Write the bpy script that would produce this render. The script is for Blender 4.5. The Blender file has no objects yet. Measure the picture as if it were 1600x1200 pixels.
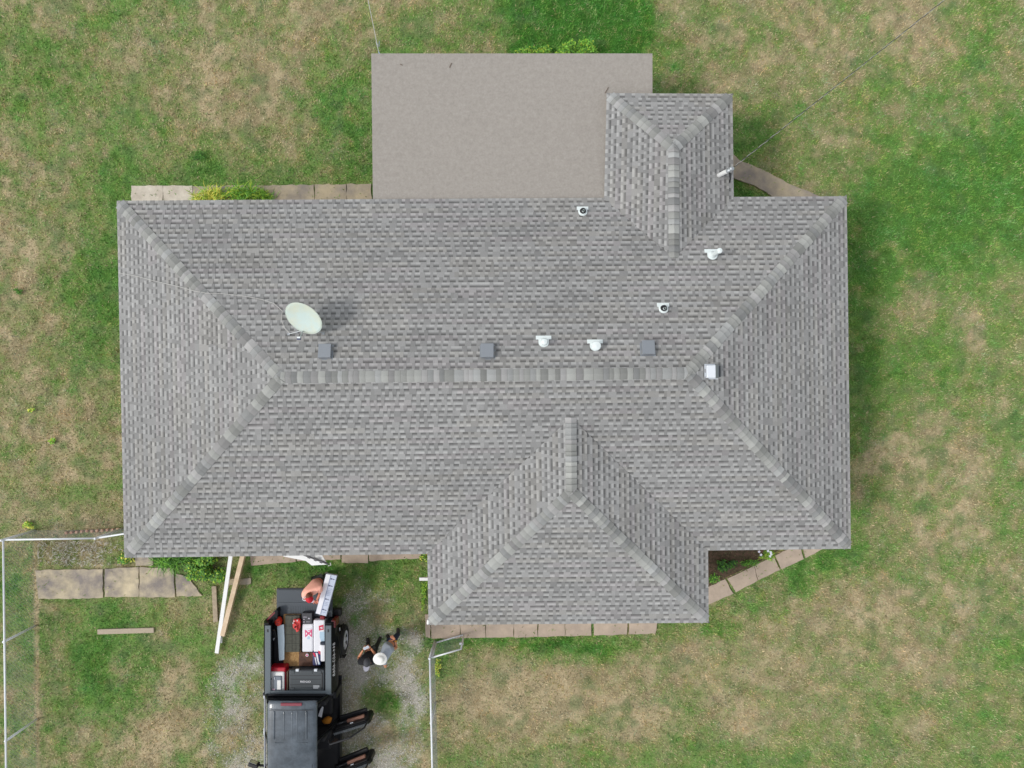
import bpy, bmesh, math, random
import numpy as np
from mathutils import Vector, Matrix
R = math.radians
S = bpy.context.scene
COL = S.collection
random.seed(7)
rng = np.random.default_rng(11)

# ------------------------------------------------------------------ camera
CAMZ = 19.3          # drone height in metres
LENS = 25.0
F = 1600 * LENS / 36.0
cam = bpy.data.cameras.new('camera'); cam.lens = LENS; cam.sensor_width = 36
cam.clip_end = 6000; cam.clip_start = 0.1
co = bpy.data.objects.new('camera', cam); COL.objects.link(co)
co.location = (0, 0, CAMZ); co.rotation_euler = (0, 0, 0)
S.camera = co
# ------------------------------------------------------------------ sky, sun, exposure
SUN_EL, SHX, SHY = 50.0, 0.95, 0.22       # elevation, direction the shadows fall
w = bpy.data.worlds.new('World'); S.world = w; w.use_nodes = True
nt = w.node_tree; bg = nt.nodes['Background']
sky = nt.nodes.new('ShaderNodeTexSky'); sky.sky_type = 'NISHITA'; sky.sun_disc = False
sky.sun_elevation = R(SUN_EL)
saz = math.atan2(-SHX, -SHY)              # azimuth of the sun, clockwise from +Y
sky.sun_rotation = saz
sky.air_density = 1.0; sky.dust_density = 1.2
hs = nt.nodes.new('ShaderNodeHueSaturation'); hs.inputs['Saturation'].default_value = 0.22
nt.links.new(sky.outputs[0], hs.inputs['Color']); nt.links.new(hs.outputs[0], bg.inputs[0])
bg.inputs[1].default_value = 0.15
sl = bpy.data.lights.new('sun', 'SUN'); sl.energy = 0.95; sl.angle = R(10); sl.color = (1, 0.965, 0.91)
so = bpy.data.objects.new('sun', sl); COL.objects.link(so)
d = Vector((SHX, SHY, 0)).normalized() * math.cos(R(SUN_EL)); d.z = -math.sin(R(SUN_EL))
so.rotation_euler = d.to_track_quat('-Z', 'Y').to_euler(); so.location = (-10, -4, 30)
S.view_settings.view_transform = 'Standard'; S.view_settings.look = 'None'
S.view_settings.exposure = 0.53; S.view_settings.gamma = 1

# ------------------------------------------------------------------ helpers
def P(px, py, z=0.0):
    k = (CAMZ - z) / F
    return Vector(((px - 800) * k, (600 - py) * k, z))
def srgb(r, g, b):
    return tuple(((c / 255) / 12.92 if c / 255 <= .04045 else ((c / 255 + .055) / 1.055) ** 2.4) for c in (r, g, b))
MATS = {}
def mat(name, col=(.5, .5, .5), rough=.7, var=0.0, scale=8.0, bump=0.0, bscale=60.0, metal=0.0, attr=False, col2=None, spec=None, coat=0.0, alpha=1.0, trans=0.0):
    if name in MATS: return MATS[name]
    m = bpy.data.materials.new(name); m.use_nodes = True; n = m.node_tree.nodes; l = m.node_tree.links
    b = n['Principled BSDF']; b.inputs['Roughness'].default_value = rough; b.inputs['Metallic'].default_value = metal
    if spec is not None: b.inputs['Specular IOR Level'].default_value = spec
    if coat: b.inputs['Coat Weight'].default_value = coat; b.inputs['Coat Roughness'].default_value = .08
    if alpha < 1: b.inputs['Alpha'].default_value = alpha
    if trans: b.inputs['Transmission Weight'].default_value = trans
    tc = n.new('ShaderNodeTexCoord')
    src = None
    if attr:
        a = n.new('ShaderNodeAttribute'); a.attribute_name = 'tone'; src = a.outputs['Color']
    else:
        rgb = n.new('ShaderNodeRGB'); rgb.outputs[0].default_value = (*col, 1); src = rgb.outputs[0]
    if col2 is not None:
        nz = n.new('ShaderNodeTexNoise'); nz.inputs['Scale'].default_value = scale; nz.inputs['Detail'].default_value = 8
        nz.inputs['Roughness'].default_value = .65
        rp = n.new('ShaderNodeValToRGB'); rp.color_ramp.elements[0].position = .38; rp.color_ramp.elements[1].position = .64
        l.new(tc.outputs['Object'], nz.inputs['Vector']); l.new(nz.outputs['Fac'], rp.inputs[0])
        mx = n.new('ShaderNodeMixRGB'); l.new(rp.outputs[0], mx.inputs[0]); l.new(src, mx.inputs[1]); mx.inputs[2].default_value = (*col2, 1)
        src = mx.outputs[0]
    if var:
        nz = n.new('ShaderNodeTexNoise'); nz.inputs['Scale'].default_value = scale * 2.3; nz.inputs['Detail'].default_value = 10
        nz.inputs['Roughness'].default_value = .75
        l.new(tc.outputs['Object'], nz.inputs['Vector'])
        mr = n.new('ShaderNodeMapRange'); mr.inputs[1].default_value = .3; mr.inputs[2].default_value = .7
        mr.inputs[3].default_value = 1 - var; mr.inputs[4].default_value = 1 + var
        l.new(nz.outputs['Fac'], mr.inputs[0])
        mx = n.new('ShaderNodeMixRGB'); mx.blend_type = 'MULTIPLY'; mx.inputs[0].default_value = 1
        l.new(src, mx.inputs[1]); l.new(mr.outputs[0], mx.inputs[2]); src = mx.outputs[0]
    l.new(src, b.inputs['Base Color'])
    if bump:
        nz = n.new('ShaderNodeTexNoise'); nz.inputs['Scale'].default_value = bscale; nz.inputs['Detail'].default_value = 6
        l.new(tc.outputs['Object'], nz.inputs['Vector'])
        bp = n.new('ShaderNodeBump'); bp.inputs['Strength'].default_value = bump; bp.inputs['Distance'].default_value = .02
        l.new(nz.outputs['Fac'], bp.inputs['Height']); l.new(bp.outputs[0], b.inputs['Normal'])
    MATS[name] = m
    return m
def tag(o, label=None, cat=None, group=None, kind=None):
    if label: o['label'] = label
    if cat: o['category'] = cat
    if group: o['group'] = group
    if kind: o['kind'] = kind
    return o
def empty(name, loc, label=None, cat=None, group=None):
    o = bpy.data.objects.new(name, None); COL.objects.link(o); o.location = loc; o.empty_display_size = .2
    return tag(o, label, cat, group)
def link(name, me, m=None, parent=None, smooth=False):
    o = bpy.data.objects.new(name, me); COL.objects.link(o)
    if m is not None and len(me.materials) == 0:
        for x in (m if isinstance(m, (list, tuple)) else [m]): me.materials.append(x)
    if smooth: me.polygons.foreach_set('use_smooth', [True] * len(me.polygons))
    if parent is not None:
        o.parent = parent
        q = parent; off = Vector((0, 0, 0))
        while q is not None: off += q.location; q = q.parent
        o.location = -off           # vertices are given in world coordinates
    return o
class MB:
    """collects world-space shapes into one mesh"""
    def __init__(s): s.v = []; s.f = []; s.mi = []
    def add(s, vs, fs, mi=0):
        n = len(s.v); s.v += [tuple(x) for x in vs]; s.f += [tuple(i + n for i in f) for f in fs]; s.mi += [mi] * len(fs); return s
    def hexa(s, c, mi=0):           # c: 4 bottom (ccw), 4 top
        return s.add(c, [(3, 2, 1, 0), (4, 5, 6, 7), (0, 1, 5, 4), (1, 2, 6, 5), (2, 3, 7, 6), (3, 0, 4, 7)], mi)
    def box(s, x0, y0, z0, x1, y1, z1, mi=0):
        return s.hexa([(x0, y0, z0), (x1, y0, z0), (x1, y1, z0), (x0, y1, z0), (x0, y0, z1), (x1, y0, z1), (x1, y1, z1), (x0, y1, z1)], mi)
    def obox(s, c, ax, ay, az, hx, hy, hz, mi=0):   # centre, axes, half sizes
        c = Vector(c); ax = Vector(ax).normalized(); ay = Vector(ay).normalized(); az = Vector(az).normalized()
        q = [c + ax * (i * hx) + ay * (j * hy) + az * (k * hz) for k in (-1, 1) for i, j in ((-1, -1), (1, -1), (1, 1), (-1, 1))]
        return s.hexa(q, mi)
    def bbox(s, c, ax, ay, az, hx, hy, hz, r=.02, seg=2, mi=0):   # bevelled oriented box
        bm = bmesh.new(); bmesh.ops.create_cube(bm, size=2)
        for v in bm.verts: v.co = Vector((v.co.x * hx, v.co.y * hy, v.co.z * hz))
        bmesh.ops.bevel(bm, geom=list(bm.edges), offset=r, segments=seg, affect='EDGES', profile=.5)
        c = Vector(c); ax = Vector(ax).normalized(); ay = Vector(ay).normalized(); az = Vector(az).normalized()
        vs = [c + ax * v.co.x + ay * v.co.y + az * v.co.z for v in bm.verts]
        bm.verts.index_update(); fs = [[v.index for v in f.verts] for f in bm.faces]; bm.free()
        return s.add(vs, fs, mi)
    def tube(s, pts, r, n=8, mi=0, cap=True):
        pts = [Vector(p) for p in pts]; rr = r if isinstance(r, (list, tuple)) else [r] * len(pts)
        vs = []; up = Vector((0, 0, 1))
        for i, p in enumerate(pts):
            t = (pts[min(i + 1, len(pts) - 1)] - pts[max(i - 1, 0)]).normalized()
            a = t.cross(up)
            if a.length < 1e-3: a = t.cross(Vector((1, 0, 0)))
            a.normalize(); b = t.cross(a).normalized()
            for k in range(n):
                th = 2 * math.pi * k / n
                vs.append(p + (a * math.cos(th) + b * math.sin(th)) * rr[i])
        fs = []
        for i in range(len(pts) - 1):
            for k in range(n):
                fs.append((i * n + k, i * n + (k + 1) % n, (i + 1) * n + (k + 1) % n, (i + 1) * n + k))
        if cap: fs += [tuple(range(n - 1, -1, -1)), tuple((len(pts) - 1) * n + k for k in range(n))]
        return s.add(vs, fs, mi)
    def ell(s, c, ax, ay, az, rx, ry, rz, nu=14, nv=10, mi=0, fn=None):
        c = Vector(c); ax = Vector(ax).normalized(); ay = Vector(ay).normalized(); az = Vector(az).normalized()
        vs = []
        for j in range(nv + 1):
            ph = math.pi * j / nv - math.pi / 2
            for i in range(nu):
                th = 2 * math.pi * i / nu
                q = [math.cos(ph) * math.cos(th), math.cos(ph) * math.sin(th), math.sin(ph)]
                if fn: q = fn(q)
                vs.append(c + ax * (q[0] * rx) + ay * (q[1] * ry) + az * (q[2] * rz))
        fs = [(j * nu + i, j * nu + (i + 1) % nu, (j + 1) * nu + (i + 1) % nu, (j + 1) * nu + i) for j in range(nv) for i in range(nu)]
        return s.add(vs, fs, mi)
    def prism(s, poly, z0, z1, mi=0):
        n = len(poly); vs = [(p[0], p[1], z0) for p in poly] + [(p[0], p[1], z1) for p in poly]
        return s.add(vs, [tuple(range(n - 1, -1, -1)), tuple(range(n, 2 * n))] + [(i, (i + 1) % n, n + (i + 1) % n, n + i) for i in range(n)], mi)
    def extr(s, poly, dv, mi=0):    # polygon of 3D points extruded by vector
        n = len(poly); poly = [Vector(p) for p in poly]; dv = Vector(dv)
        return s.add(poly + [p + dv for p in poly], [tuple(range(n - 1, -1, -1)), tuple(range(n, 2 * n))] + [(i, (i + 1) % n, n + (i + 1) % n, n + i) for i in range(n)], mi)
    def build(s, name, m, parent=None, smooth=False, bevel=0, fixn=True):
        me = bpy.data.meshes.new(name); me.from_pydata(s.v, [], s.f)
        for x in (m if isinstance(m, (list, tuple)) else [m]): me.materials.append(x)
        me.polygons.foreach_set('material_index', s.mi)
        bm = bmesh.new(); bm.from_mesh(me)
        bmesh.ops.remove_doubles(bm, verts=bm.verts, dist=1e-5)
        if bevel: bmesh.ops.bevel(bm, geom=list(bm.edges), offset=bevel, segments=2, affect='EDGES', profile=.5, clamp_overlap=True)
        if fixn: bmesh.ops.recalc_face_normals(bm, faces=bm.faces)
        bm.to_mesh(me); bm.free()
        return link(name, me, None, parent, smooth)
def pbox(px0, py0, px1, py1, z0, z1, rot=0):
    """plan rectangle whose top face at z1 covers the given plan area -> centre, axes, half sizes"""
    a = P(px0, py0, z1); b = P(px1, py1, z1); c = (a + b) / 2; c.z = (z0 + z1) / 2
    ax = Vector((math.cos(R(rot)), math.sin(R(rot)), 0)); ay = Vector((-ax.y, ax.x, 0))
    return c, ax, ay, Vector((0, 0, 1)), abs(b.x - a.x) / 2, abs(b.y - a.y) / 2, (z1 - z0) / 2
X, Y, Z = Vector((1, 0, 0)), Vector((0, 1, 0)), Vector((0, 0, 1))

# value noise
_T = rng.random((8, 256, 256))
def vn(x, y, sc, seed=0):
    x = np.asarray(x) / sc + 37.3 * seed; y = np.asarray(y) / sc + 91.7 * seed
    xi = np.floor(x).astype(int); yi = np.floor(y).astype(int); fx = x - xi; fy = y - yi
    fx = fx * fx * (3 - 2 * fx); fy = fy * fy * (3 - 2 * fy); T = _T[seed % 8]
    g = lambda a, b: T[a % 256, b % 256]
    return (g(xi, yi) * (1 - fx) + g(xi + 1, yi) * fx) * (1 - fy) + (g(xi, yi + 1) * (1 - fx) + g(xi + 1, yi + 1) * fx) * fy
def fbm(x, y, sc, seed=0, o=5, p=.55):
    t = 0; a = 1; s = 0
    for i in range(o):
        t = t + a * vn(x, y, sc / 2 ** i, seed + i); s += a; a *= p
    return t / s

# ------------------------------------------------------------------ ground cover field (patches of green, dry and bare ground)
K0 = CAMZ / F
GREEN = [(548,190,38,95,.50),(905,35,118,52,1.0),(1060,120,42,38,.65),(1500,290,120,90,.5),(1440,400,110,80,.35),(1352,520,34,170,.40),
 (165,440,40,100,.5),(85,120,60,60,.25),(130,140,60,40,.25),(250,60,50,25,.2),(330,275,110,35,.3),(260,180,60,35,.2),(470,60,60,40,.15),(420,890,80,22,.5),(560,905,75,30,.4),
 (850,1008,175,17,.9),(1210,940,60,22,.4),(1120,985,35,16,.7),(1290,885,60,18,.7),(1250,910,40,15,.5),(150,1040,70,55,.5),(190,970,60,30,.25),(640,925,22,30,.4),(1185,230,50,55,.45),(1165,300,30,20,.6),
 (720,1020,40,25,.5),(470,1120,30,60,.3),(600,1098,15,17,.9),(30,910,30,80,.4),(1500,80,90,60,.15),(1330,140,90,70,.2),(1590,200,60,120,.3),(1380,880,60,40,.1),
 (1450,900,50,60,.1),(1580,1010,60,60,.25),(1420,1130,90,30,.2),(1200,1190,200,18,.25),(1520,1190,120,18,.3),(330,1160,20,30,.4),(250,1080,30,20,.3),(140,560,45,90,.3),(370,40,50,30,.1),
 (1440,600,60,60,.28),(1560,640,50,90,.25),(1400,760,40,40,.2),(660,1010,16,14,.1),(648,1065,22,26,.7),(340,1085,28,20,.5),(310,320,40,20,.3),(15,1120,16,60,.3),(215,870,60,12,.7),(520,890,40,14,.4),
 (1000,1120,80,20,.12),(1300,985,40,18,.2),(1330,1055,60,18,.15),(960,1160,90,20,.15),(1090,1165,60,20,.1),(780,1060,60,25,.1)]
DRY = [(300,120,75,75,.6),(440,165,55,30,.6),(420,60,90,40,.3),(1085,60,45,75,.8),(1230,100,90,50,.4),(1270,170,60,30,.3),(55,450,55,110,.65),(110,660,80,130,.5),(60,780,60,60,.3),(1430,720,95,70,.6),
 (1400,640,50,40,.3),(950,1090,240,60,.55),(1150,1040,160,50,.35),(1350,960,170,70,.35),(1480,1080,110,70,.3),(800,1110,110,60,.35),(1500,880,100,60,.3),(258,1110,42,75,.95),(275,1060,30,40,.5),(60,240,50,40,.2),
 (180,620,40,110,.2),(150,870,50,18,.4),(30,1090,22,60,.3),(360,960,30,50,.35),(570,1160,30,60,.2),(660,1140,22,70,.3),(640,940,10,60,.5),(1460,470,80,25,.35),(1480,510,90,40,.25),(1560,40,60,40,.25),(860,1060,110,18,.3),
 (590,20,50,20,.3),(440,260,60,18,.15),(1330,280,50,25,.25),(1190,160,50,25,.35),(1310,205,60,25,.25),(1260,230,50,30,.25),(20,20,40,50,.1),(220,90,40,30,.2),(80,330,40,40,.3),(1560,470,60,60,.2),(1540,760,50,40,.25)]
GRAV = [(378,1120,52,80,1.2),(352,1060,24,30,.5),(315,1080,22,30,.5),(395,1060,20,30,.5),(590,1015,50,60,.9),(585,1110,60,90,1.5),(560,1060,60,60,1.4),(480,1090,50,110,1.6),(560,950,40,40,.75),(620,1150,40,60,1.0),
 (430,1190,80,50,1.3),(650,980,18,40,.45),(225,1190,40,20,.3),(600,935,45,18,.35),(125,862,60,14,.3),(320,1170,24,30,.5)]
CGRID = np.array([
 [5,4,4,3,2,3,5,5,9,9,3,3,4,4,3,4],
 [5,5,5,3,3,7,7,7,9,9,4,4,3,5,5,5],
 [4,4,5,5,4,6,6,6,6,6,6,6,4,4,7,9],
 [2,4,6,6,6,6,6,6,6,6,6,6,6,9,9.5,9],
 [2,6,6,6,6,6,6,6,6,6,6,6,6,7,5,5],
 [3,5,6,6,6,6,6,6,6,6,6,6,6,7,6,5],
 [3,3,4,5,5,5,5,5,5,5,5,5,5,4,4,5],
 [3,3,4,5,5,5,5,5,5,5,5,5,5,4,3,5],
 [3,3,6,6,6,6,5,5,5,5,5,6,6,5,4,3],
 [5,5,5,3,5,5,5,6,6,6,5,4,3,3,4,4],
 [4,5,4,4,4,4,4,4,3,3,3,3,3,4,3,4],
 [4,4,3,3,4,3,3,3,3,3.5,4,4,4,4,4,5]], float)
def grid_green(px, py):
    u = np.clip(px / 100 - .5, 0, 14.999); v = np.clip(py / 100 - .5, 0, 10.999)
    i = u.astype(int); j = v.astype(int); fu = u - i; fv = v - j
    return ((CGRID[j, i] * (1 - fu) + CGRID[j, i + 1] * fu) * (1 - fv) + (CGRID[j + 1, i] * (1 - fu) + CGRID[j + 1, i + 1] * fu) * fv)
def cover(wx, wy):
    px = 800 + wx / K0; py = 600 - wy / K0
    wob = (fbm(wx, wy, 1.6, 3) - .5) * 60; wob2 = (fbm(wx, wy, 1.6, 5) - .5) * 60
    qx = px + wob; qy = py + wob2
    calm = 1 - .35 * np.clip((py - 930) / 120, 0, 1) * np.clip((px - 640) / 60, 0, 1)
    g = .025 + grid_green(qx, qy) * .095 + ((fbm(wx, wy, 2.6, 0, 4, .7) - .5) * .85 + (fbm(wx, wy, .8, 1, 3, .8) - .5) * 1.0 + (fbm(wx, wy, .22, 4, 2, .8) - .5) * .7) * calm
    stripe = (fbm(wx, wy * 4.2, 3.2, 6, 6, .65) - .5) * .8
    g = g + stripe * np.clip((py - 930) / 120, 0, 1) * np.clip((px - 640) / 60, 0, 1)
    def blobs(L):
        t = 0
        for x, y, rx, ry, a in L:
            t = t + a * np.exp(-(((qx - x) / rx) ** 2 + ((qy - y) / ry) ** 2) * .8)
        return t
    lush = blobs(GREEN); g = g + lush * .55 - blobs(DRY) * .42
    bx_ = np.clip((qx * .3 + px * .7 - 783) / 16, 0, 1) * np.clip((1032 - qx * .3 - px * .7) / 12, 0, 1) * np.clip((96 - py) / 10, 0, 1); g = g + bx_ * .35; lush = np.maximum(lush, bx_)
    gr = np.minimum(blobs(GRAV), 1.15) + (fbm(wx, wy, 1.1, 4, 6, .72) - .5) * 1.9 - .78 - .9 * np.exp(-(((qx - 600) / 18) ** 2 + ((qy - 1098) / 20) ** 2) * .8)
    # dry seam along the left fence base
    fx = np.exp(-((px - 55 - (py - 850) * .012) / 3.2) ** 2) * (py > 842)
    g = g - fx * .9
    far = np.clip((np.maximum(np.abs(wx) / 17, np.abs(wy) / 13.5) - 1) * 1.5, 0, 1); g = g * (1 - far) + (.45 + (fbm(wx, wy, 9, 2, 3) - .5) * 1.2) * far; gr = gr - far * 2; lush = lush * (1 - far)
    return np.clip(g, 0, 1), np.clip(gr * 1.7, 0, 1), np.clip(lush, 0, 1)
C_DRY = np.array(srgb(186, 170, 136)); C_DRY2 = np.array(srgb(148, 136, 104)); C_OLV = np.array(srgb(132, 144, 90)); C_GRN = np.array(srgb(114, 146, 76)); C_LUSH = np.array(srgb(74, 126, 50)); C_BLU = np.array(srgb(94, 120, 74))
C_GRV = np.array(srgb(192, 187, 174)); C_GRV2 = np.array(srgb(166, 159, 146))
def covcol(g, gr, lush, j):
    g = g[:, None]; j = j[:, None]; lush = lush[:, None]
    dry = C_DRY * (1 - j) + C_DRY2 * j
    c = np.where(g < .45, dry + (C_OLV - dry) * (g / .45), C_OLV + (C_GRN - C_OLV) * np.clip((g - .45) / .35, 0, 1))
    k = np.clip((g - .72) / .28, 0, 1) * (.35 + .65 * lush)
    c = c + (C_LUSH - c) * k
    gv = C_GRV * (1 - j) + C_GRV2 * j
    k = gr[:, None]
    return c * (1 - k) + gv * k
def weedmix(c, x, y):
    k = np.clip((vn(x, y, .5, 2) * .55 + vn(x, y, .21, 7) * .45 - .66) * 4, 0, .5)[:, None]
    return c * (1 - k) + C_BLU * k
GAIN = 1.17
def axis(lo, hi, step):
    a = list(np.arange(lo, hi + 1e-6, step)); o = list(np.arange(hi + .5, hi + 14, .5)) + [hi + q for q in (16, 19, 23, 28, 34, 42, 52, 66, 85, 110, 150, 220, 400, 800, 1500)]
    return np.array([-(q - hi) + lo for q in o[::-1]] + a + o)
def set_tone(me, arr, domain='POINT'):
    at = me.color_attributes.new('tone', 'FLOAT_COLOR', domain)
    d = np.ones((len(arr), 4), dtype=np.float32); d[:, :3] = arr; at.data.foreach_set('color', d.ravel())
def fast_mesh(name, V, Fc, n):
    me = bpy.data.meshes.new(name); me.vertices.add(len(V)); me.vertices.foreach_set('co', V.astype(np.float32).ravel())
    me.loops.add(len(Fc) * n); me.loops.foreach_set('vertex_index', Fc.astype(np.int32).ravel())
    me.polygons.add(len(Fc)); me.polygons.foreach_set('loop_start', np.arange(0, len(Fc) * n, n, dtype=np.int32))
    me.polygons.foreach_set('loop_total', np.full(len(Fc), n, dtype=np.int32)); me.update(calc_edges=True)
    return me
ax_ = axis(-17, 17, .075); ay_ = axis(-13.5, 13.5, .075)
gx, gy = np.meshgrid(ax_, ay_); nx, ny = len(ax_), len(ay_)
fx, fy = gx.ravel(), gy.ravel()
inside = (np.abs(fx) < 17.5) & (np.abs(fy) < 14)
gz = np.where(inside, (fbm(fx, fy, .5, 2, 3) - .5) * .03, 0) - .012
V = np.stack([fx, fy, gz], 1)
i = np.arange(nx - 1); j = np.arange(ny - 1); ii, jj = np.meshgrid(i, j); a = (jj * nx + ii).ravel()
gm = fast_mesh('ground', V, np.stack([a, a + 1, a + 1 + nx, a + nx], 1), 4)
g_, r_, l_ = cover(fx, fy)
set_tone(gm, weedmix(covcol(g_, r_, l_, np.clip((fbm(fx, fy, .35, 7, 3) - .3) * 2.4, 0, 1)), fx, fy) * GAIN * .80)
gm_m = mat('ground_soil_and_turf', rough=.95, var=.34, scale=9, bump=.7, bscale=45, attr=True, spec=.1)
gnd = link('ground', gm, gm_m); tag(gnd, kind='structure')

# ------------------------------------------------------------------ roof
ZE, ZR = 2.6, 4.03
EXPO = .1286
house = empty('house', (0, 0, 0), 'grey shingled hip roof house seen from above with flat rear porch roof', 'house')
M_SH = mat('shingle_granules', rough=.93, var=.13, scale=24, bump=.35, bscale=180, attr=True, spec=.15)
M_CAP = mat('cap_granules', rough=.93, var=.10, scale=24, bump=.35, bscale=180, attr=True, spec=.15)
def clip(poly, a, b):      # keep left of a->b
    out = []; n = len(poly)
    for k in range(n):
        p, q = poly[k], poly[(k + 1) % n]
        sp = (b[0]-a[0])*(p[1]-a[1]) - (b[1]-a[1])*(p[0]-a[0]); sq = (b[0]-a[0])*(q[1]-a[1]) - (b[1]-a[1])*(q[0]-a[0])
        if sp >= 0: out.append(p)
        if (sp >= 0) != (sq >= 0):
            t = sp / (sp - sq); out.append((p[0] + (q[0]-p[0])*t, p[1] + (q[1]-p[1])*t))
    return out
class Plane:
    def __init__(s, o, u, up):
        s.o = Vector(o); s.u = Vector(u).normalized(); n = s.u.cross(Vector(up) - s.o).normalized()
        if n.z < 0: n = -n
        s.n = n; s.v = n.cross(s.u).normalized()
        if s.v.z < 0: s.v = -s.v
    def uv(s, p): q = Vector(p) - s.o; return (q.dot(s.u), q.dot(s.v))
    def at(s, u, v, h=0): return s.o + s.u * u + s.v * v + s.n * h
    def hit(s, px, py, h=0):
        c = Vector((0, 0, CAMZ)); dr = P(px, py, 0) - c; t = ((s.o + s.n * h) - c).dot(s.n) / dr.dot(s.n); return c + dr * t
rnd = random.Random(5)
def shingle(pl, poly3, V, Fs, T):
    poly = [pl.uv(p) for p in poly3]
    ar = sum(poly[k][0]*poly[(k+1) % len(poly)][1] - poly[(k+1) % len(poly)][0]*poly[k][1] for k in range(len(poly)))
    if ar < 0: poly = poly[::-1]
    u0 = min(p[0] for p in poly); u1 = max(p[0] for p in poly); v0 = min(p[1] for p in poly); v1 = max(p[1] for p in poly)
    def emit(q, hf, tf):
        for k in range(len(poly)):
            q = clip(q, poly[k], poly[(k + 1) % len(poly)])
            if len(q) < 3: return
        n = len(V)
        for (u, v) in q: V.append(pl.at(u, v, hf(u, v))); T.append(tf(u, v))
        Fs.append(tuple(range(n, n + len(q))))
    row = 0; v = v0
    while v < v1:
        rh = EXPO; vb = v
        slope_h = lambda uu, vv, e=0: .009 * (1 - (vv - vb) / rh) + e
        tone_row = 1 + rnd.uniform(-.03, .03)
        u = u0 - rnd.uniform(0, .3); tooth = rnd.random() < .5; batch = 1; left = 0; hue = (1, 1, 1)
        while u < u1:
            wd = rnd.choice((.06, .075, .085, .10, .15)) * rnd.uniform(.9, 1.15) if tooth else rnd.choice((.08, .10, .11, .12)) * rnd.uniform(.9, 1.1)
            if left <= 0:
                left = .95; batch = rnd.uniform(.93, 1.07); hk = rnd.random()
                hue = (1.02, 1.0, .945) if hk < .25 else ((1.02, .985, .965) if hk < .40 else (1.0, .995, .965))
            left -= wd
            base = .288 * tone_row * batch * (.93 + .14 * float(fbm(pl.at(u, vb).x, pl.at(u, vb).y * 1.6, 1.7, 2, 3))) * (.965 + .07 * float(vn((u + vb * 1.1) , (vb - u) * .25, .9, 5)))
            if tooth:
                t = base * rnd.choice((.84, .90, .95, 1.0, 1.04, 1.09)) * rnd.uniform(.97, 1.03)
                c = [t * h for h in hue]; e = .006
                emit([(u, vb), (u + wd, vb), (u + wd, vb + rh), (u, vb + rh)], lambda a, b: slope_h(a, b, e), lambda a, b: c)
                # side walls and butt edge
                for (ua, ub) in ((u, u), (u + wd, u + wd)):
                    n = len(V)
                    m_ok = all(((poly[(k+1) % len(poly)][0]-poly[k][0])*(vb+rh/2-poly[k][1]) - (poly[(k+1) % len(poly)][1]-poly[k][1])*(ua-poly[k][0])) > .02 for k in range(len(poly)))
                    if m_ok:
                        V.extend([pl.at(ua, vb, slope_h(0, vb)), pl.at(ua, vb + rh, slope_h(0, vb + rh)), pl.at(ua, vb + rh, slope_h(0, vb + rh, e)), pl.at(ua, vb, slope_h(0, vb, e))])
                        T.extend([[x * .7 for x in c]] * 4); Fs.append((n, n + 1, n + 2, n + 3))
            else:
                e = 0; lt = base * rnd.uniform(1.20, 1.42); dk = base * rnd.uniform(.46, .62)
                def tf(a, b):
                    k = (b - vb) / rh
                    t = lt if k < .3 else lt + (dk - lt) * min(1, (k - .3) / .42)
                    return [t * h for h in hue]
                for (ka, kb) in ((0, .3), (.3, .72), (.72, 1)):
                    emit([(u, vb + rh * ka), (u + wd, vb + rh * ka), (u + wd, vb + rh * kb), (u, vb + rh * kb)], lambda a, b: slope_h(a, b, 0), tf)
            # butt edge of this cell
            um = u + wd / 2; n = len(V)
            ok = all(((poly[(k+1) % len(poly)][0]-poly[k][0])*(vb+.001-poly[k][1]) - (poly[(k+1) % len(poly)][1]-poly[k][1])*(um-poly[k][0])) > (-.01 if row == 0 else .03) for k in range(len(poly)))
            if ok:
                V.extend([pl.at(u, vb, -.03 if row == 0 else -.002), pl.at(u + wd, vb, -.03 if row == 0 else -.002), pl.at(u + wd, vb, slope_h(0, vb, e)), pl.at(u, vb, slope_h(0, vb, e))])
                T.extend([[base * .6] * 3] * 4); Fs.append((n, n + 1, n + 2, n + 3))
            u += wd; tooth = not tooth if rnd.random() < .93 else tooth
        v += rh; row += 1
def roof_mesh(name, planes, parent):
    V, Fs, T = [], [], []
    for pl, poly in planes: shingle(pl, poly, V, Fs, T)
    me = bpy.data.meshes.new(name); me.from_pydata([tuple(p) for p in V], [], Fs)
    set_tone(me, np.array(T)); return link(name, me, M_SH, parent)
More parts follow.
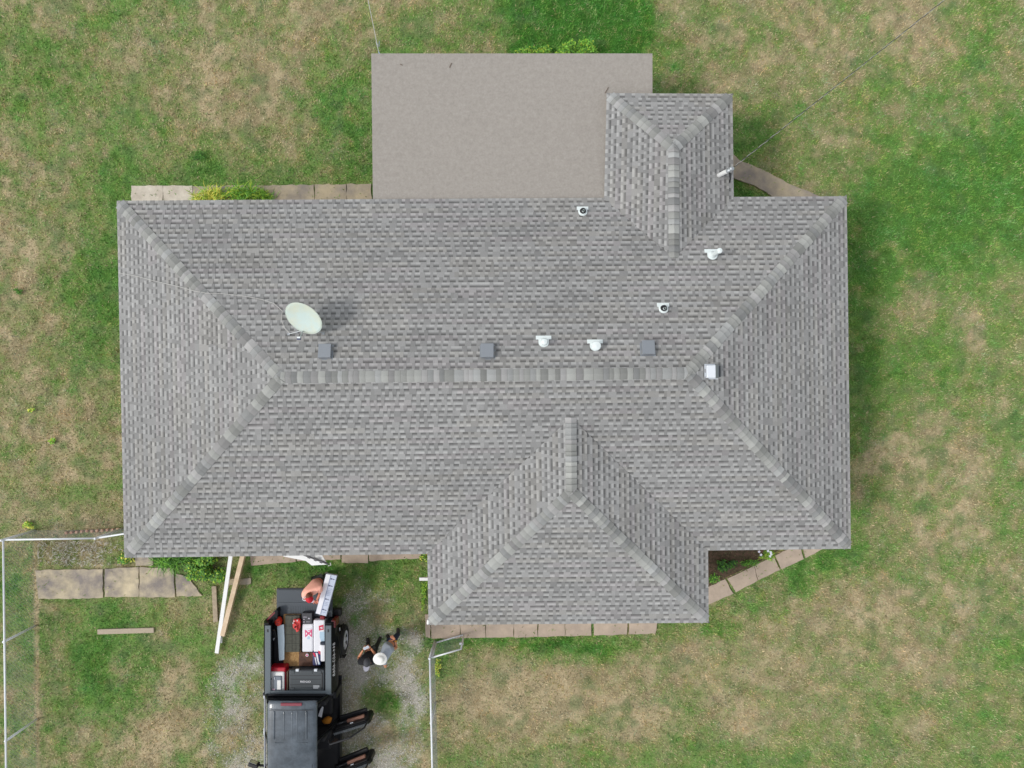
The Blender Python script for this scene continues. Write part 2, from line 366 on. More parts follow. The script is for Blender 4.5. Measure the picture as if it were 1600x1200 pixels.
def caps(name, lines, parent):
    """lines: (low point, high point, planeA, planeB)"""
    V, Fs, T = [], [], []
    for (a, b, pa, pb) in lines:
        a, b = Vector(a), Vector(b); t = (b - a).normalized(); L = (b - a).length
        def down(pl):
            q = t.cross(pl.n).normalized()
            return q if q.z < 0 or (abs(q.z) < 1e-4) else -q
        dA, dB = down(pa), down(pb); nn = (pa.n + pb.n).normalized(); s = .10 if abs(t.z) > .05 else 0; W = .126
        while s < L - .01:
            ex = rnd.choice((.10, .13, .13, .16, .21)); e = min(s + ex + .02, L)
            base = .315 * rnd.choice((.76, .86, .96, 1.06, 1.17, 1.28)) * rnd.uniform(.96, 1.04); hk = rnd.random()
            hue = (1.0, 1.01, .945) if hk < .5 else ((1.0, .985, .955) if hk < .7 else (.985, 1, .97))
            ww = W * rnd.uniform(.96, 1.04)
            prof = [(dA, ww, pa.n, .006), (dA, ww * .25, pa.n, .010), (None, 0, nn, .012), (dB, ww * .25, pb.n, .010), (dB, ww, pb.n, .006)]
            n = len(V)
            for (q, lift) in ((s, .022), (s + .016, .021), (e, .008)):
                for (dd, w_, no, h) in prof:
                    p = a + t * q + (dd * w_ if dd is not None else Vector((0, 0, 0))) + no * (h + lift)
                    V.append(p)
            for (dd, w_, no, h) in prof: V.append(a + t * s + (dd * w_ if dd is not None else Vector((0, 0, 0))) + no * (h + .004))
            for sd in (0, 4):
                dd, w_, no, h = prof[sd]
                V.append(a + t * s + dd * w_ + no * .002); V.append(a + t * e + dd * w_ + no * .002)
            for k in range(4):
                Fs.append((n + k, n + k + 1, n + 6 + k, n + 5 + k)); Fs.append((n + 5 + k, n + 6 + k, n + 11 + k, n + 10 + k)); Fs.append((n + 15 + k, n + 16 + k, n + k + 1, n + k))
            Fs.append((n, n + 10, n + 21, n + 20)); Fs.append((n + 4, n + 14, n + 23, n + 22))
            col = [base * h for h in hue]; T.extend([[c * .72 for c in col]] * 5 + [[c * 1.04 for c in col]] * 5 + [[c * .88 for c in col]] * 5 + [[c * .55 for c in col]] * 9)  # butt and side edge shade painted into each cap's tone
            s += ex
    me = bpy.data.meshes.new(name); me.from_pydata([tuple(p) for p in V], [], Fs); set_tone(me, np.array(T))
    return link(name, me, M_CAP, parent)
TL, TR, BR, BL = P(183, 314, ZE), P(1322.5, 307, ZE), P(1329, 857, ZE), P(195, 871, ZE)
RL, RR = P(438, 590, ZR), P(1075, 583, ZR)
plB = Plane(TL, TR - TL, (RL + RR) / 2); plF = Plane(BL, BR - BL, (RL + RR) / 2)
plL = Plane(BL, TL - BL, RL); plR = Plane(BR, TR - BR, RR)
roof = roof_mesh('roof', [(plB, [TL, TR, RR, RL]), (plF, [BL, BR, RR, RL]), (plL, [BL, TL, RL]), (plR, [BR, TR, RR])], house)
caps('ridge_cap', [(TL, RL, plB, plL), (BL, RL, plF, plL), (TR, RR, plB, plR), (BR, RR, plF, plR), (RL, RR, plB, plF)], roof)
# rear wing
ZW = 3.12
wTL, wTR, wBL, wBR = P(948, 146, ZE), P(1144, 147, ZE), P(944, 313, ZE), P(1146, 309, ZE)
wA = P(1053, 231, ZW); wR = P(1053, 403, ZW)
pw_l = Plane(wTL, wBL - wTL, wA); pw_r = Plane(wTR, wBR - wTR, wA); pw_t = Plane(wTL, wTR - wTL, wA)
wing = roof_mesh('wing_roof', [(pw_l, [wTL, wBL, wR, wA]), (pw_r, [wTR, wBR, wR, wA]), (pw_t, [wTL, wTR, wA])], house)
wing['label'] = 'small hipped rear wing roof beside the flat roof'
caps('ridge_cap', [(wTL, wA, pw_l, pw_t), (wTR, wA, pw_r, pw_t), (wR + Vector((0, 0, .01)), wA, pw_l, pw_r)], wing)
# front wing
ZV = 3.72
vBL, vBR, vTL, vTR = P(670, 976, ZE), P(1107, 972.5, ZE), P(668, 863, ZE), P(1106, 860, ZE)
vA = P(893, 769, ZV); vR = P(892, 652, ZV)
pv_l = Plane(vBL, vTL - vBL, vA); pv_r = Plane(vBR, vTR - vBR, vA); pv_b = Plane(vBL, vBR - vBL, vA)
fw = roof_mesh('wing_roof', [(pv_l, [vBL, vTL, vR, vA]), (pv_r, [vBR, vTR, vR, vA]), (pv_b, [vBL, vBR, vA])], house)
fw['label'] = 'hipped front wing roof over the concrete walk'
caps('ridge_cap', [(vBL, vA, pv_l, pv_b), (vBR, vA, pv_r, pv_b), (vR + Vector((0, 0, .01)), vA, pv_l, pv_r)], fw)
# flat porch roof
M_ROLL = mat('rolled_roofing', srgb(162, 156, 148), .95, .12, 9, .3, 200, spec=.1, col2=srgb(154, 148, 140))
M_DIRT = mat('dark_scuff', srgb(95, 85, 75), .95)
zf0, zf1 = 2.42, 2.55
fl = [P(580, 83.5, zf0), P(1019.5, 83.5, zf0), P(1019.5, 318, zf1), P(583, 318, zf1)]
mb = MB()
bands = [0, .30, .545, .765, 1.0]
for k in range(4):
    a = fl[0].lerp(fl[3], bands[k]); b = fl[1].lerp(fl[2], bands[k]); c = fl[1].lerp(fl[2], bands[k + 1]); d_ = fl[0].lerp(fl[3], bands[k + 1])
    lift = .006 * k
    top = [p + Z * (lift) for p in (a, b, c, d_)]
    mb.hexa([p - Z * .05 for p in (a, b, c, d_)] + top)
flat = mb.build('flat_roof', M_ROLL, house); flat['label'] = 'flat rear porch roof in smooth tan grey roll roofing'
mb = MB()
for (px, py, l, an) in ((704, 102, .06, 65), (627, 101, .03, -30), (948, 141, .08, 60)):
    c = P(px, py, 2.47); k = (c.y - fl[0].y) / (fl[3].y - fl[0].y); c = P(px, py, zf0 + (zf1 - zf0) * k + .012)
    dx = Vector((math.cos(R(an)), math.sin(R(an)), 0)); MB().obox(c, dx, Z.cross(dx), Z, l, .008, .005).build('twig', mat('twig_bark', srgb(112, 98, 86), .9), flat)
# fascia boards and soffit, walls
M_FAS = mat('fascia_paint', srgb(215, 212, 205), .6, .05, 5)
M_BRK = mat('brick_wall', srgb(150, 100, 80), .9, .15, 12, .4, 30, col2=srgb(120, 82, 66))
def ring_wall(name, polys, z0, z1, m, parent, t=.1):
    mb = MB()
    for poly in polys:
        n = len(poly)
        for k in range(n):
            a, b = Vector(poly[k]), Vector(poly[(k + 1) % n]); a.z = b.z = 0; dd = (b - a).normalized(); nn = Vector((-dd.y, dd.x, 0))
            c = (a + b) / 2 + nn * (t / 2); c.z = (z0 + z1) / 2
            mb.obox(c, dd, nn, Z, (b - a).length / 2 - .003 * k, t / 2, (z1 - z0) / 2)
    return mb.build(name, m, parent)
def inset(poly, d):
    c = sum((Vector((p[0], p[1], 0)) for p in poly), Vector()) / len(poly); out = []
    for p in poly: out.append(Vector((p[0] - math.copysign(d, p[0] - c.x), p[1] - math.copysign(d, p[1] - c.y), 0)))
    return out
mainp = [BL, BR, TR, TL]; wp = [wBL - Y * 1.0, wBR - Y * 1.0, wTR, wTL]; vp = [vBL, vBR, vTR + Y * 1.0, vTL + Y * 1.0]
ring_wall('wall', [inset(mainp, .45), inset(wp, .40), inset(vp, .42)], -.05, 2.5, M_BRK, house)
def slab(name, poly, z0, z1, m, parent): return MB().prism([(p[0], p[1]) for p in poly], z0, z1).build(name, m, parent)
slab('soffit', inset(mainp, .03), 2.50, 2.565, M_FAS, house)
slab('soffit', inset(wp, .035), 2.495, 2.56, M_FAS, house)
slab('soffit', inset(vp, .035), 2.49, 2.555, M_FAS, house)
# porch posts under the flat roof
M_WHT = mat('white_paint', srgb(235, 235, 232), .5, .03, 10)
for (px, py) in ((592, 95), (735, 95), (880, 95), (1008, 95)):
    c = P(px, py, 2.37); mb = MB(); mb.bbox((c.x, c.y - .1, 1.17), X, Y, Z, .05, .05, 1.19, .008); mb.build('porch_post', M_WHT, house)
# corner downspout end and the white bracket by the front wing
c = P(663, 904.5, 2.0)
MB().bbox((c.x + .06, c.y, 2.0), X, Y, Z, .18, .038, .03, .008).build('downspout', M_WHT, house)
MB().tube([P(669.5, 968, 2.45), P(668.5, 974, 2.4), P(670.5, 973, .2)], .03, 8).build('downspout', M_WHT, house)
M_GLS = mat('dark_glass', (.012, .014, .016), .08, spec=.6)
def window(x, y, nx_, ny_, w_, z0, z1, name='window'):
    n_ = Vector((nx_, ny_, 0)); u_ = Vector((-ny_, nx_, 0)); c = Vector((x, y, (z0 + z1) / 2)); h = (z1 - z0) / 2
    mb = MB()
    for s_ in (-1, 1): mb.obox(c + u_ * s_ * (w_ / 2), u_, n_, Z, .045, .04, h + .045); mb.obox(c + Z * s_ * h, u_, n_, Z, w_ / 2 - .05, .038, .045)
    mb.obox(c, u_, n_, Z, w_ / 2 - .05, .036, .02); f = mb.build(name, M_WHT, house)
    MB().obox(c + n_ * .005, u_, n_, Z, w_ / 2 - .05, .012, h - .05).build('pane', M_GLS if name == 'window' else M_WHT, f)
yF, yBk, xL_, xR_ = BL.y + .45, TL.y - .45, TL.x + .45, TR.x - .45
for x in (-7.2, -3.2): window(x, yF, 0, -1, 1.2, 1.0, 2.1)
window(-5.2, yF + .02, 0, -1, .95, .06, 2.08, 'door')
for x in (-.1, 2.8): window(x, vBL.y + .42, 0, -1, 1.3, .9, 2.1)
for x in (-7, -5, 5.9): window(x, yBk, 0, 1, 1.2, 1.0, 2.1)
window(3.7, wTL.y - .40, 0, 1, .9, 1.1, 2.0)
for y in (-2.2, 2.2): window(xL_, y + .1, -1, 0, 1.1, 1.0, 2.1); window(xR_ - .02, y + .2, 1, 0, 1.1, 1.0, 2.1)
# white panel jutting out below the front eave
M_GLS = mat('dark_glass', (.012, .014, .016), .08, spec=.6)
aw = MB().extr([P(443, 869.5, 2.12), P(441, 840, 2.22), P(486, 840, 2.22), P(512, 882, 2.06), P(487, 883.5, 2.06), P(478, 876.5, 2.09)], (0, 0, -.025)).build('awning', M_WHT, house)
wy_ = BL.y + .45
for px_ in (446, 484):
    q_ = P(px_, 866, 2.1); MB().tube([q_, (q_.x, wy_, 1.7)], .012, 6).build('stay', M_WHT, aw)
aw['label'] = 'white pointed metal awning panel showing below the front eave'
mb = MB(); mb.tube([P(468, 864.5, 2.20), P(513, 881.5, 2.08)], .022, 6); ed_ = mb.build('edge_strip', mat('dark_grey_strip', srgb(92, 92, 94), .6), aw)
for (px, py) in ((483, 870.5), (493, 874.5), (502, 878)): MB().bbox(P(px, py, 2.2), (.9, -.35, 0), (.35, .9, 0), Z, .035, .03, .02, .006).build('bracket', mat('dark_grey_strip'), aw)
MB().tube([P(513, 884, 2.05), P(517, 883, 2.0), P(516, 879, 2.0)], .012, 6).build('hook', M_WHT, aw)

# ------------------------------------------------------------------ roof fittings
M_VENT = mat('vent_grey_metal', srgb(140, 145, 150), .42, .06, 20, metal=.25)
M_VENTD = mat('vent_dark_edge', srgb(60, 64, 68), .5, metal=.2)
M_GALV = mat('bare_aluminium', srgb(214, 219, 224), .34, .03, 25, metal=.2)
M_PVC = mat('white_enamel', srgb(222, 230, 228), .4, .04, 25)
def box_vent(px, py, pl, w_=.27, d_=.30, m=M_VENT, down=None, label=None, two=False):
    c = pl.hit(px, py, .09); u, v, n = pl.u, pl.v, pl.n
    mb = MB(); mb.obox(c - n * .085, u, v, n, w_ * .62, d_ * .58, .004)                       # flange
    if not two:
        hh = [(-1, -1, .055), (1, -1, .055), (1, 1, .02), (-1, 1, .02)]
        bot = [c + u * (a * w_ / 2) + v * (b * d_ / 2) - n * .075 for a, b, h in hh]
        top = [c + u * (a * w_ / 2) + v * (b * d_ / 2) + n * h for a, b, h in hh]
        # curved hood: middle row
        mb.hexa(bot + top)
    else:
        r0 = [c + u * (a * w_ / 2) - v * d_ / 2 - n * .01 for a in (-1, 1)]; r1 = [c + u * (a * w_ / 2) + n * .07 - v * .0 for a in (-1, 1)]
        r2 = [c + u * (a * w_ / 2) + v * d_ / 2 + n * -.02 for a in (-1, 1)]
        b0 = [c + u * (a * w_ / 2) - v * d_ / 2 - n * .075 for a in (-1, 1)]; b2 = [c + u * (a * w_ / 2) + v * d_ / 2 - n * .075 for a in (-1, 1)]
        mb.add([b0[0], r0[0], r1[0], r2[0], b2[0], b0[1], r0[1], r1[1], r2[1], b2[1]],
               [(0, 1, 2, 3, 4), (9, 8, 7, 6, 5), (0, 5, 6, 1), (1, 6, 7, 2), (2, 7, 8, 3), (3, 8, 9, 4), (4, 9, 5, 0)])
    o = mb.build('roof_vent', m, house, bevel=.006)
    if two: MB().extr([r1[0] + n * .003, r1[1] + n * .003, b0[1] + n * .068 - v * .004, b0[0] + n * .068 - v * .004], n * -.004).build('hood_shade_face', M_VENT, o)  # added grey plate, paints the darker reflection on the hood's downslope half
    if label: o['label'] = label
    mb = MB(); mb.obox(c - v * (d_ / 2 + .004) - n * .02, u, v, n, w_ * .46, .006, .045)
    mb.build('louvre', M_VENTD, o)
    return o
box_vent(507.5, 548.5, plB); box_vent(761.5, 548, plB); box_vent(1013, 543, plB)
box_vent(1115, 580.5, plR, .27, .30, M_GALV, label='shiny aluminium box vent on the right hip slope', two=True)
M_RUB = mat('black_rubber', (.012, .012, .014), .6)
def flange(pl, c, mb, w_, r):
    u, v, n = pl.u, pl.v, pl.n
    mb.bbox(c - v * (r * .95) + n * .008, u, v, n, w_ / 2, .045, .008, .005)
    pts = [c + u * (-r) - v * r * .8] + [c + u * (r * math.cos(t)) + v * (r * math.sin(t)) for t in [math.pi - k * math.pi / 14 for k in range(15)]] + [c + u * r - v * r * .8]
    mb.extr([p + n * .004 for p in pts], n * .014)
def boot_vent(px, py, pl):
    c = pl.hit(px, py, .02); mb = MB(); flange(pl, c, mb, .27, .105)
    mb.tube([c + pl.n * .0, c + pl.n * .05], [.098, .075], 16)
    o = mb.build('vent_pipe', M_PVC, house, smooth=False); o['label'] = 'white flashed plumbing vent with black rubber collar'
    b = MB(); b.tube([c + pl.n * .04, c + pl.n * .075 + Z * .02], [.078, .062], 16); b.build('collar', M_RUB, o)
    b = MB(); b.tube([c + Z * .03, c + Z * .17], [.03, .03], 12, cap=False); b.tube([c + Z * .17, c + Z * .03], [.022, .022], 12, cap=False)
    b.build('pipe', M_PVC, o)
boot_vent(910.5, 331.5, plB); boot_vent(1036.5, 483, plB)
def flue(px, py, pl, h, r=.085, lab=None):
    c = pl.hit(px, py, .02); mb = MB(); flange(pl, c, mb, .34, .115)
    mb.tube([c, c + Z * .09, c + Z * .11], [.10, .062, .055], 16); mb.tube([c, c + Z * h], .05, 14)
    o = mb.build('vent_pipe', M_PVC, house)
    if lab: o['label'] = lab
    b = MB(); t = c + Z * h
    b.tube([t + Z * -.01, t + Z * .0, t + Z * .04, t + Z * .055], [r * .96, r, r * .9, .01], 20); b.build('cap', M_PVC, o)
flue(849.5, 535, plB, .22, .072, 'white capped flue pipe between two grey box vents'); flue(930, 541, plB, .18, .105, 'white flue with a broad round cap above the ridge')
flue(1113, 399, plB, .55, .062, 'tall white flue pipe leaning out beside the rear wing ridge')
# thin cable across the left of the roof
M_WIRE = mat('light_cable', srgb(190, 188, 182), .6)
pts = []
for (px, py, pl) in ((185, 426, plL), (215, 432, plL), (250, 441, plL), (280, 448, plL), (305, 455, plL), (322, 458, plB), (350, 459, plB), (385, 463, plB), (410, 468, plB), (428, 474, plB), (441, 486, plB), (440, 500, plB), (444, 512, plB), (452, 520, plB)):
    pts.append(pl.hit(px, py, .04))
tag(MB().tube(pts, .0065, 5).build('cable', M_WIRE), 'thin pale coaxial cable running over the left hip to the dish', 'cable')

# ------------------------------------------------------------------ satellite dish
M_DISH = mat('weathered_dish', srgb(190, 206, 200), .5, .03, 1.6, col2=srgb(202, 202, 178))
bd = plB.hit(487, 512, 0)
dish = empty('satellite_dish', bd, 'pale oval satellite dish on a tripod mount on the rear slope', 'satellite dish')
dc = P(475, 497, 4.15)
# dish faces up and to the lower left of the photo
nrm = Vector((-.27, -.62, .735)).normalized(); a1 = Vector((.93, -.37, 0)); a1 = (a1 - nrm * a1.dot(nrm)).normalized(); a2 = nrm.cross(a1)
RA, RB, DEP = .42, .385, .05
mb = MB(); rings = 10; seg = 36; vs = []
for k in range(rings + 1):
    q = k / rings
    for s_ in range(seg):
        t = 2 * math.pi * s_ / seg; vs.append(dc + a1 * RA * q * math.cos(t) + a2 * RB * q * math.sin(t) + nrm * (DEP * q * q - DEP * .6))
fs = [(k * seg + s_, k * seg + (s_ + 1) % seg, (k + 1) * seg + (s_ + 1) % seg, (k + 1) * seg + s_) for k in range(rings) for s_ in range(seg)]
n0 = len(vs)
vs += [v - nrm * .018 for v in vs[rings * seg:]]; fs += [(rings * seg + s_, rings * seg + (s_ + 1) % seg, n0 + (s_ + 1) % seg, n0 + s_) for s_ in range(seg)]
vs2 = [dc + a1 * RA * .99 * math.cos(2 * math.pi * s_ / seg) + a2 * RB * .99 * math.sin(2 * math.pi * s_ / seg) + nrm * (DEP * .4 - .018) for s_ in range(seg)]
mb.add(vs, fs)
mb.build('reflector', M_DISH, dish, smooth=True, fixn=False)
MB().tube([dc + a1 * RA * math.cos(2 * math.pi * k / 36) + a2 * RB * math.sin(2 * math.pi * k / 36) + nrm * (DEP * .4 - .005) for k in range(37)], .009, 6).build('rim', M_DISH, dish, smooth=True)
M_GAL2 = mat('galvanised_arm', srgb(170, 174, 176), .4, .08, 30, metal=.6)
lnb = P(467.5, 529, 4.28)
foot = dc - nrm * .12
sb_ = -1 if a2.y > 0 else 1
MB().tube([foot, dc + a2 * (sb_ * RB * .55) - nrm * .09, dc + a2 * (sb_ * RB * .98) - nrm * .03, lnb - Z * .02], .014, 8).build('feed_arm', M_GAL2, dish)
mb = MB(); mb.bbox(lnb + Z * .02, X, Y, Z, .04, .03, .03, .008); 
ln = mb.build('feed_horn', mat('navy_plastic', srgb(70, 75, 100), .4), dish)
MB().bbox(lnb + Vector((.005, .02, .05)), X, Y, Z, .035, .018, .012, .004).build('horn_cover', M_PVC, ln)
mb = MB(); base = plB.hit(487, 514, .02)
mb.tube([base, Vector((base.x, base.y, base.z + .25)), foot], .024, 10); mb.build('mast', M_GAL2, dish)
for (px, py) in ((451, 522), (505, 521), (464, 519)):
    e = plB.hit(px, py, .02); MB().tube([base + Z * .10, e], .009, 6).bbox(e, plB.u, plB.v, plB.n, .03, .03, .006, .002).build('strut', M_GAL2, dish)

# ------------------------------------------------------------------ service mast and overhead wires
m0 = pw_r.hit(1123, 274, 0)
mast = empty('service_mast', m0, 'white service mast leaning at the rear wing eave where the power line lands', 'mast')
mtop = P(1137, 267, 3.35); mh = P(1143.5, 263.5, 3.45)
MB().tube([m0, mtop], .050, 12).build('conduit', M_WHT, mast)
MB().tube([mtop - (mtop - m0).normalized() * .06, mtop, mh], [.05, .055, .03], 10).ell(mh, X, Y, Z, .06, .05, .04).build('weatherhead', M_GAL2, mast, smooth=True)
MB().tube([P(1145, 265, 3.45), P(1144, 271, 3.2), P(1141, 277, 2.95)], .014, 6).build('brace', M_GAL2, mast)
mb = MB(); mb.tube([mtop, P(1141, 271, 3.25), P(1141, 280, 3.0), pw_r.hit(1140, 284, .03)], .018, 6); mb.build('drip_loop', mat('black_cable', (.02, .02, .022), .6), mast)
def wire(p0, p1, sag, n=40):
    return [p0.lerp(p1, k / n) - Z * (4 * sag * (k / n) * (1 - k / n)) for k in range(n + 1)]
M_DKW = mat('aged_cable', srgb(60, 60, 56), .6)
w0, w1 = mh, P(1700, -180, 5.6)
def twist(path, r, turns, ph):
    out = []; n = len(path)
    for k, p in enumerate(path):
        t = (path[min(k + 1, n - 1)] - path[max(k - 1, 0)]).normalized(); a = t.cross(Z).normalized(); b = t.cross(a)
        th = ph + turns * 2 * math.pi * k / n; out.append(p + a * r * math.cos(th) + b * r * math.sin(th))
    return out
path = wire(w0, w1, .25, 240)
pl_ = empty('power_line', w0, 'twisted overhead power line crossing the upper right lawn', 'cable')
MB().tube(twist(path, .008, 26, 0), .0045, 5).build('bare_conductor', mat('bare_wire', srgb(170, 170, 165), .4, metal=.3), pl_)
MB().tube(twist(path, .008, 26, math.pi), .0075, 5).build('insulated_conductor', M_DKW, pl_)
pA = P(591.5, 81, 2.5); pB = P(540, -160, 4.2)
t2 = empty('phone_line', pA, 'pale overhead phone line dropping to the flat roof corner', 'cable')
MB().tube(wire(pA, pB, .15, 40), .0075, 5).build('wire', M_WIRE, t2)
MB().tube([pA + Vector((.03, -.05, .02)), pA], .012, 6).build('clamp', mat('blue_grey_clamp', srgb(150, 165, 185), .4), t2)
MB().tube([P(590, 74, 2.5), P(588, 66, 2.5), P(590, 70, 2.52), P(593, 64, 2.5), P(592, 73, 2.5)], .008, 5).build('hook', mat('blue_grey_clamp'), t2)

# ------------------------------------------------------------------ paths
M_CON = mat('concrete_tan', srgb(190, 173, 154), .9, .12, 1.5, .3, 70, col2=srgb(172, 157, 142), spec=.15)
M_CONG = mat('concrete_grey_worn', srgb(146, 138, 128), .9, .14, 1.3, .3, 70, col2=srgb(186, 172, 144), spec=.15)
M_CONL = mat('concrete_pale', srgb(206, 198, 182), .9, .1, 3, .3, 70, col2=srgb(184, 174, 158), spec=.15)
PATHS = []
def path(polys, m, z1=.035, jag=.012):
    mb = MB()
    for poly in polys:
        pts = [P(x, y, z1) for x, y in poly]; PATHS.append([(p.x, p.y) for p in pts])
        o = []
        for k in range(len(pts)):
            a, b = pts[k], pts[(k + 1) % len(pts)]; n = max(1, int((b - a).length / .12))
            for q in range(n):
                p = a.lerp(b, q / n); o.append((p.x + (random.uniform(-jag, jag) if q else 0), p.y + (random.uniform(-jag, jag) if q else 0)))
        mb.prism(o, -.05, z1)
    return tag(mb.build('path', m), kind='structure')
def strip(a0, b0, a1, b1, cuts, gap=1.2):
    """a0->a1 one side, b0->b1 the other, cut at fractions"""
    out = []; L = math.dist(a0, a1); cs = [0] + cuts + [1]
    lp = lambda p, q, t: (p[0] + (q[0] - p[0]) * t, p[1] + (q[1] - p[1]) * t)
    for k in range(len(cs) - 1):
        g = gap / L / 2; t0 = cs[k] + (g if k else 0); t1 = cs[k + 1] - (g if k < len(cs) - 2 else 0)
        out.append([lp(a0, a1, t0), lp(a0, a1, t1), lp(b0, b1, t1), lp(b0, b1, t0)])
    return out
path(strip((673, 950), (674, 998), (1022, 950), (1022, 991), [.13, .245, .37], .8) [:3] + strip((803, 950), (803, 996), (924, 950), (924, 993), [.31, .66], .8) +
     strip((928, 950), (928, 993), (1030, 950), (1024, 990), [.55], 3.0), M_CON)
path([[(664, 960), (671.5, 960), (672.5, 997), (665, 995)]], M_CON)
path(strip((1104, 917), (1104, 948), (1300, 832), (1330, 842), [.02], .5)[1:] and
     [[(1060, 960), (1104, 919), (1133, 905), (1146, 927.5), (1104, 947), (1070, 975)],
      [(1136.5, 904), (1178, 884), (1184, 907), (1150, 925.5)],
      [(1179, 883.5), (1209, 869), (1219, 890.5), (1185, 906.5)],
      [(1211, 868), (1250, 850), (1256, 873.5), (1221, 889.5)],
      [(1253, 849), (1295, 832), (1330, 840), (1285, 858), (1259, 872)]], M_CON)
path(strip((205, 290), (205, 330), (300, 290), (300, 330), [.52], .8), M_CONL)
path(strip((301, 291), (301, 330), (580, 287), (580, 330), [.3, .68, .86], 1.2), M_CONG, jag=.02)
path([[(1140, 236), (1155, 250), (1190, 264), (1235, 288), (1285, 308), (1260, 330), (1215, 312), (1180, 290), (1140, 276)]], M_CONG)
path([[(55, 891), (100, 890), (160.5, 889.5), (160.5, 934), (100, 936), (60, 936)], [(163.5, 889), (216.5, 886), (216.5, 932), (163.5, 933)],
      [(217.6, 886), (271, 888), (273, 933), (217.6, 933)], [(274.5, 897), (292, 901), (316, 931), (276, 932)], [(210, 860), (238, 860), (239, 884.5), (212, 884.5)]], mat('concrete_stained', srgb(138, 130, 124), .9, .16, 1.6, .3, 70, col2=srgb(200, 186, 156), spec=.15), jag=.014)
path([[(391, 850), (460, 850), (462, 878), (430, 880), (392, 884)], [(463, 850), (532, 850), (532, 874), (464, 877)], [(534, 850), (575, 850), (575, 880), (534, 879)], [(577, 850), (658, 850), (658, 872), (577, 877)]], M_CON)
path([[(356, 905), (392, 903), (392, 913), (356, 914)]], M_CONG, .03)

# ------------------------------------------------------------------ grass blades (uncountable ground cover)
def in_polys(x, y, polys):
    m = np.zeros(len(x), bool)
    for poly in polys:
        px = np.array([p[0] for p in poly]); py = np.array([p[1] for p in poly])
        b = (x > px.min()) & (x < px.max()) & (y > py.min()) & (y < py.max()); idx = np.where(b)[0]
        if not len(idx): continue
        xs, ys = x[idx], y[idx]; ins = np.zeros(len(idx), bool); n = len(poly); j = n - 1
        for k in range(n):
            c = ((py[k] > ys) != (py[j] > ys)) & (xs < (px[j] - px[k]) * (ys - py[k]) / (py[j] - py[k] + 1e-12) + px[k]); ins ^= c; j = k
        m[idx] |= ins
    return m
N = 900000
bx = rng.uniform(-15.6, 15.6, N); by = rng.uniform(-11.8, 11.8, N)
g_, r_, l_ = cover(bx, by)
inhouse = ((bx > -8.9) & (bx < 7.6) & (by > -3.6) & (by < 3.9)) | ((bx > 2.5) & (bx < 4.9) & (by > 3) & (by < 6.5)) | ((bx > -1.7) & (bx < 4.3) & (by > -5.2) & (by < -3)) | ((bx > -3.0) & (bx < 3.0) & (by > 4) & (by < 7.2))
edge = rng.random(N)
keep = ~inhouse & (rng.random(N) > r_ * .93) & (rng.random(N) < .5 + .5 * g_) & ~(in_polys(bx, by, PATHS) & (rng.random(N) > .012 + .06 * (fbm(bx, by, .8, 3, 3) > .62)))
bed = [[tuple(P(x, y)[:2]) for x, y in ((1100, 850), (1225, 850), (1180, 882), (1106, 916))]]
keep &= ~(in_polys(bx, by, bed) & (rng.random(N) < .8))
bx, by, g_, r_, l_ = bx[keep], by[keep], g_[keep], r_[keep], l_[keep]; n = len(bx)
ang = rng.uniform(0, 2 * np.pi, n); ln_ = rng.uniform(.035, .085, n) * (1 + .5 * l_); wd = rng.uniform(.006, .013, n); tilt = rng.uniform(.15, 1.1, n)
dx, dy = np.cos(ang), np.sin(ang)
b0 = np.stack([bx, by, np.where(in_polys(bx, by, PATHS), .036, -.012)], 1); side = np.stack([-dy, dx, np.zeros(n)], 1) * wd[:, None]
tip = b0 + np.stack([dx * np.cos(tilt), dy * np.cos(tilt), np.sin(tilt)], 1) * ln_[:, None]; tip[:, 2] += .01
V = np.stack([b0 - side, b0 + side, tip], 1).reshape(-1, 3)
me = fast_mesh('grass', V, np.arange(3 * n).reshape(-1, 3), 3)
clump = vn(bx, by, .11, 2) * .6 + vn(bx, by, .05, 3) * .4
gj = np.clip(g_ + rng.normal(0, .18, n) + (clump - .5) * .9, 0, 1); cl2 = vn(bx, by, .08, 5) * .5 + vn(bx, by, .20, 6) * .5
cc = weedmix(covcol(gj, r_ * .3, l_, rng.random(n)), bx, by) * GAIN * (rng.uniform(.68, 1.4, n) * (.55 + .9 * cl2))[:, None]
hj = (fbm(bx, by, .35, 5, 3) - .5)[:, None] + rng.normal(0, .10, (n, 1)); cc = cc * (1 + hj * np.array([[.55, .05, -.35]]))
straw = rng.random(n) < .22 * np.clip(1 - g_ * 1.1, .04, 1); cc[straw] = np.array(srgb(206, 190, 150)) * rng.uniform(.7, 1.1, (int(straw.sum()), 1))
set_tone(me, np.repeat(cc, 3, 0))
grass = link('grass', me, mat('grass_blades', rough=.8, attr=True, spec=.15)); tag(grass, 'patchy green and straw coloured lawn grass around the house', 'grass', kind='stuff')
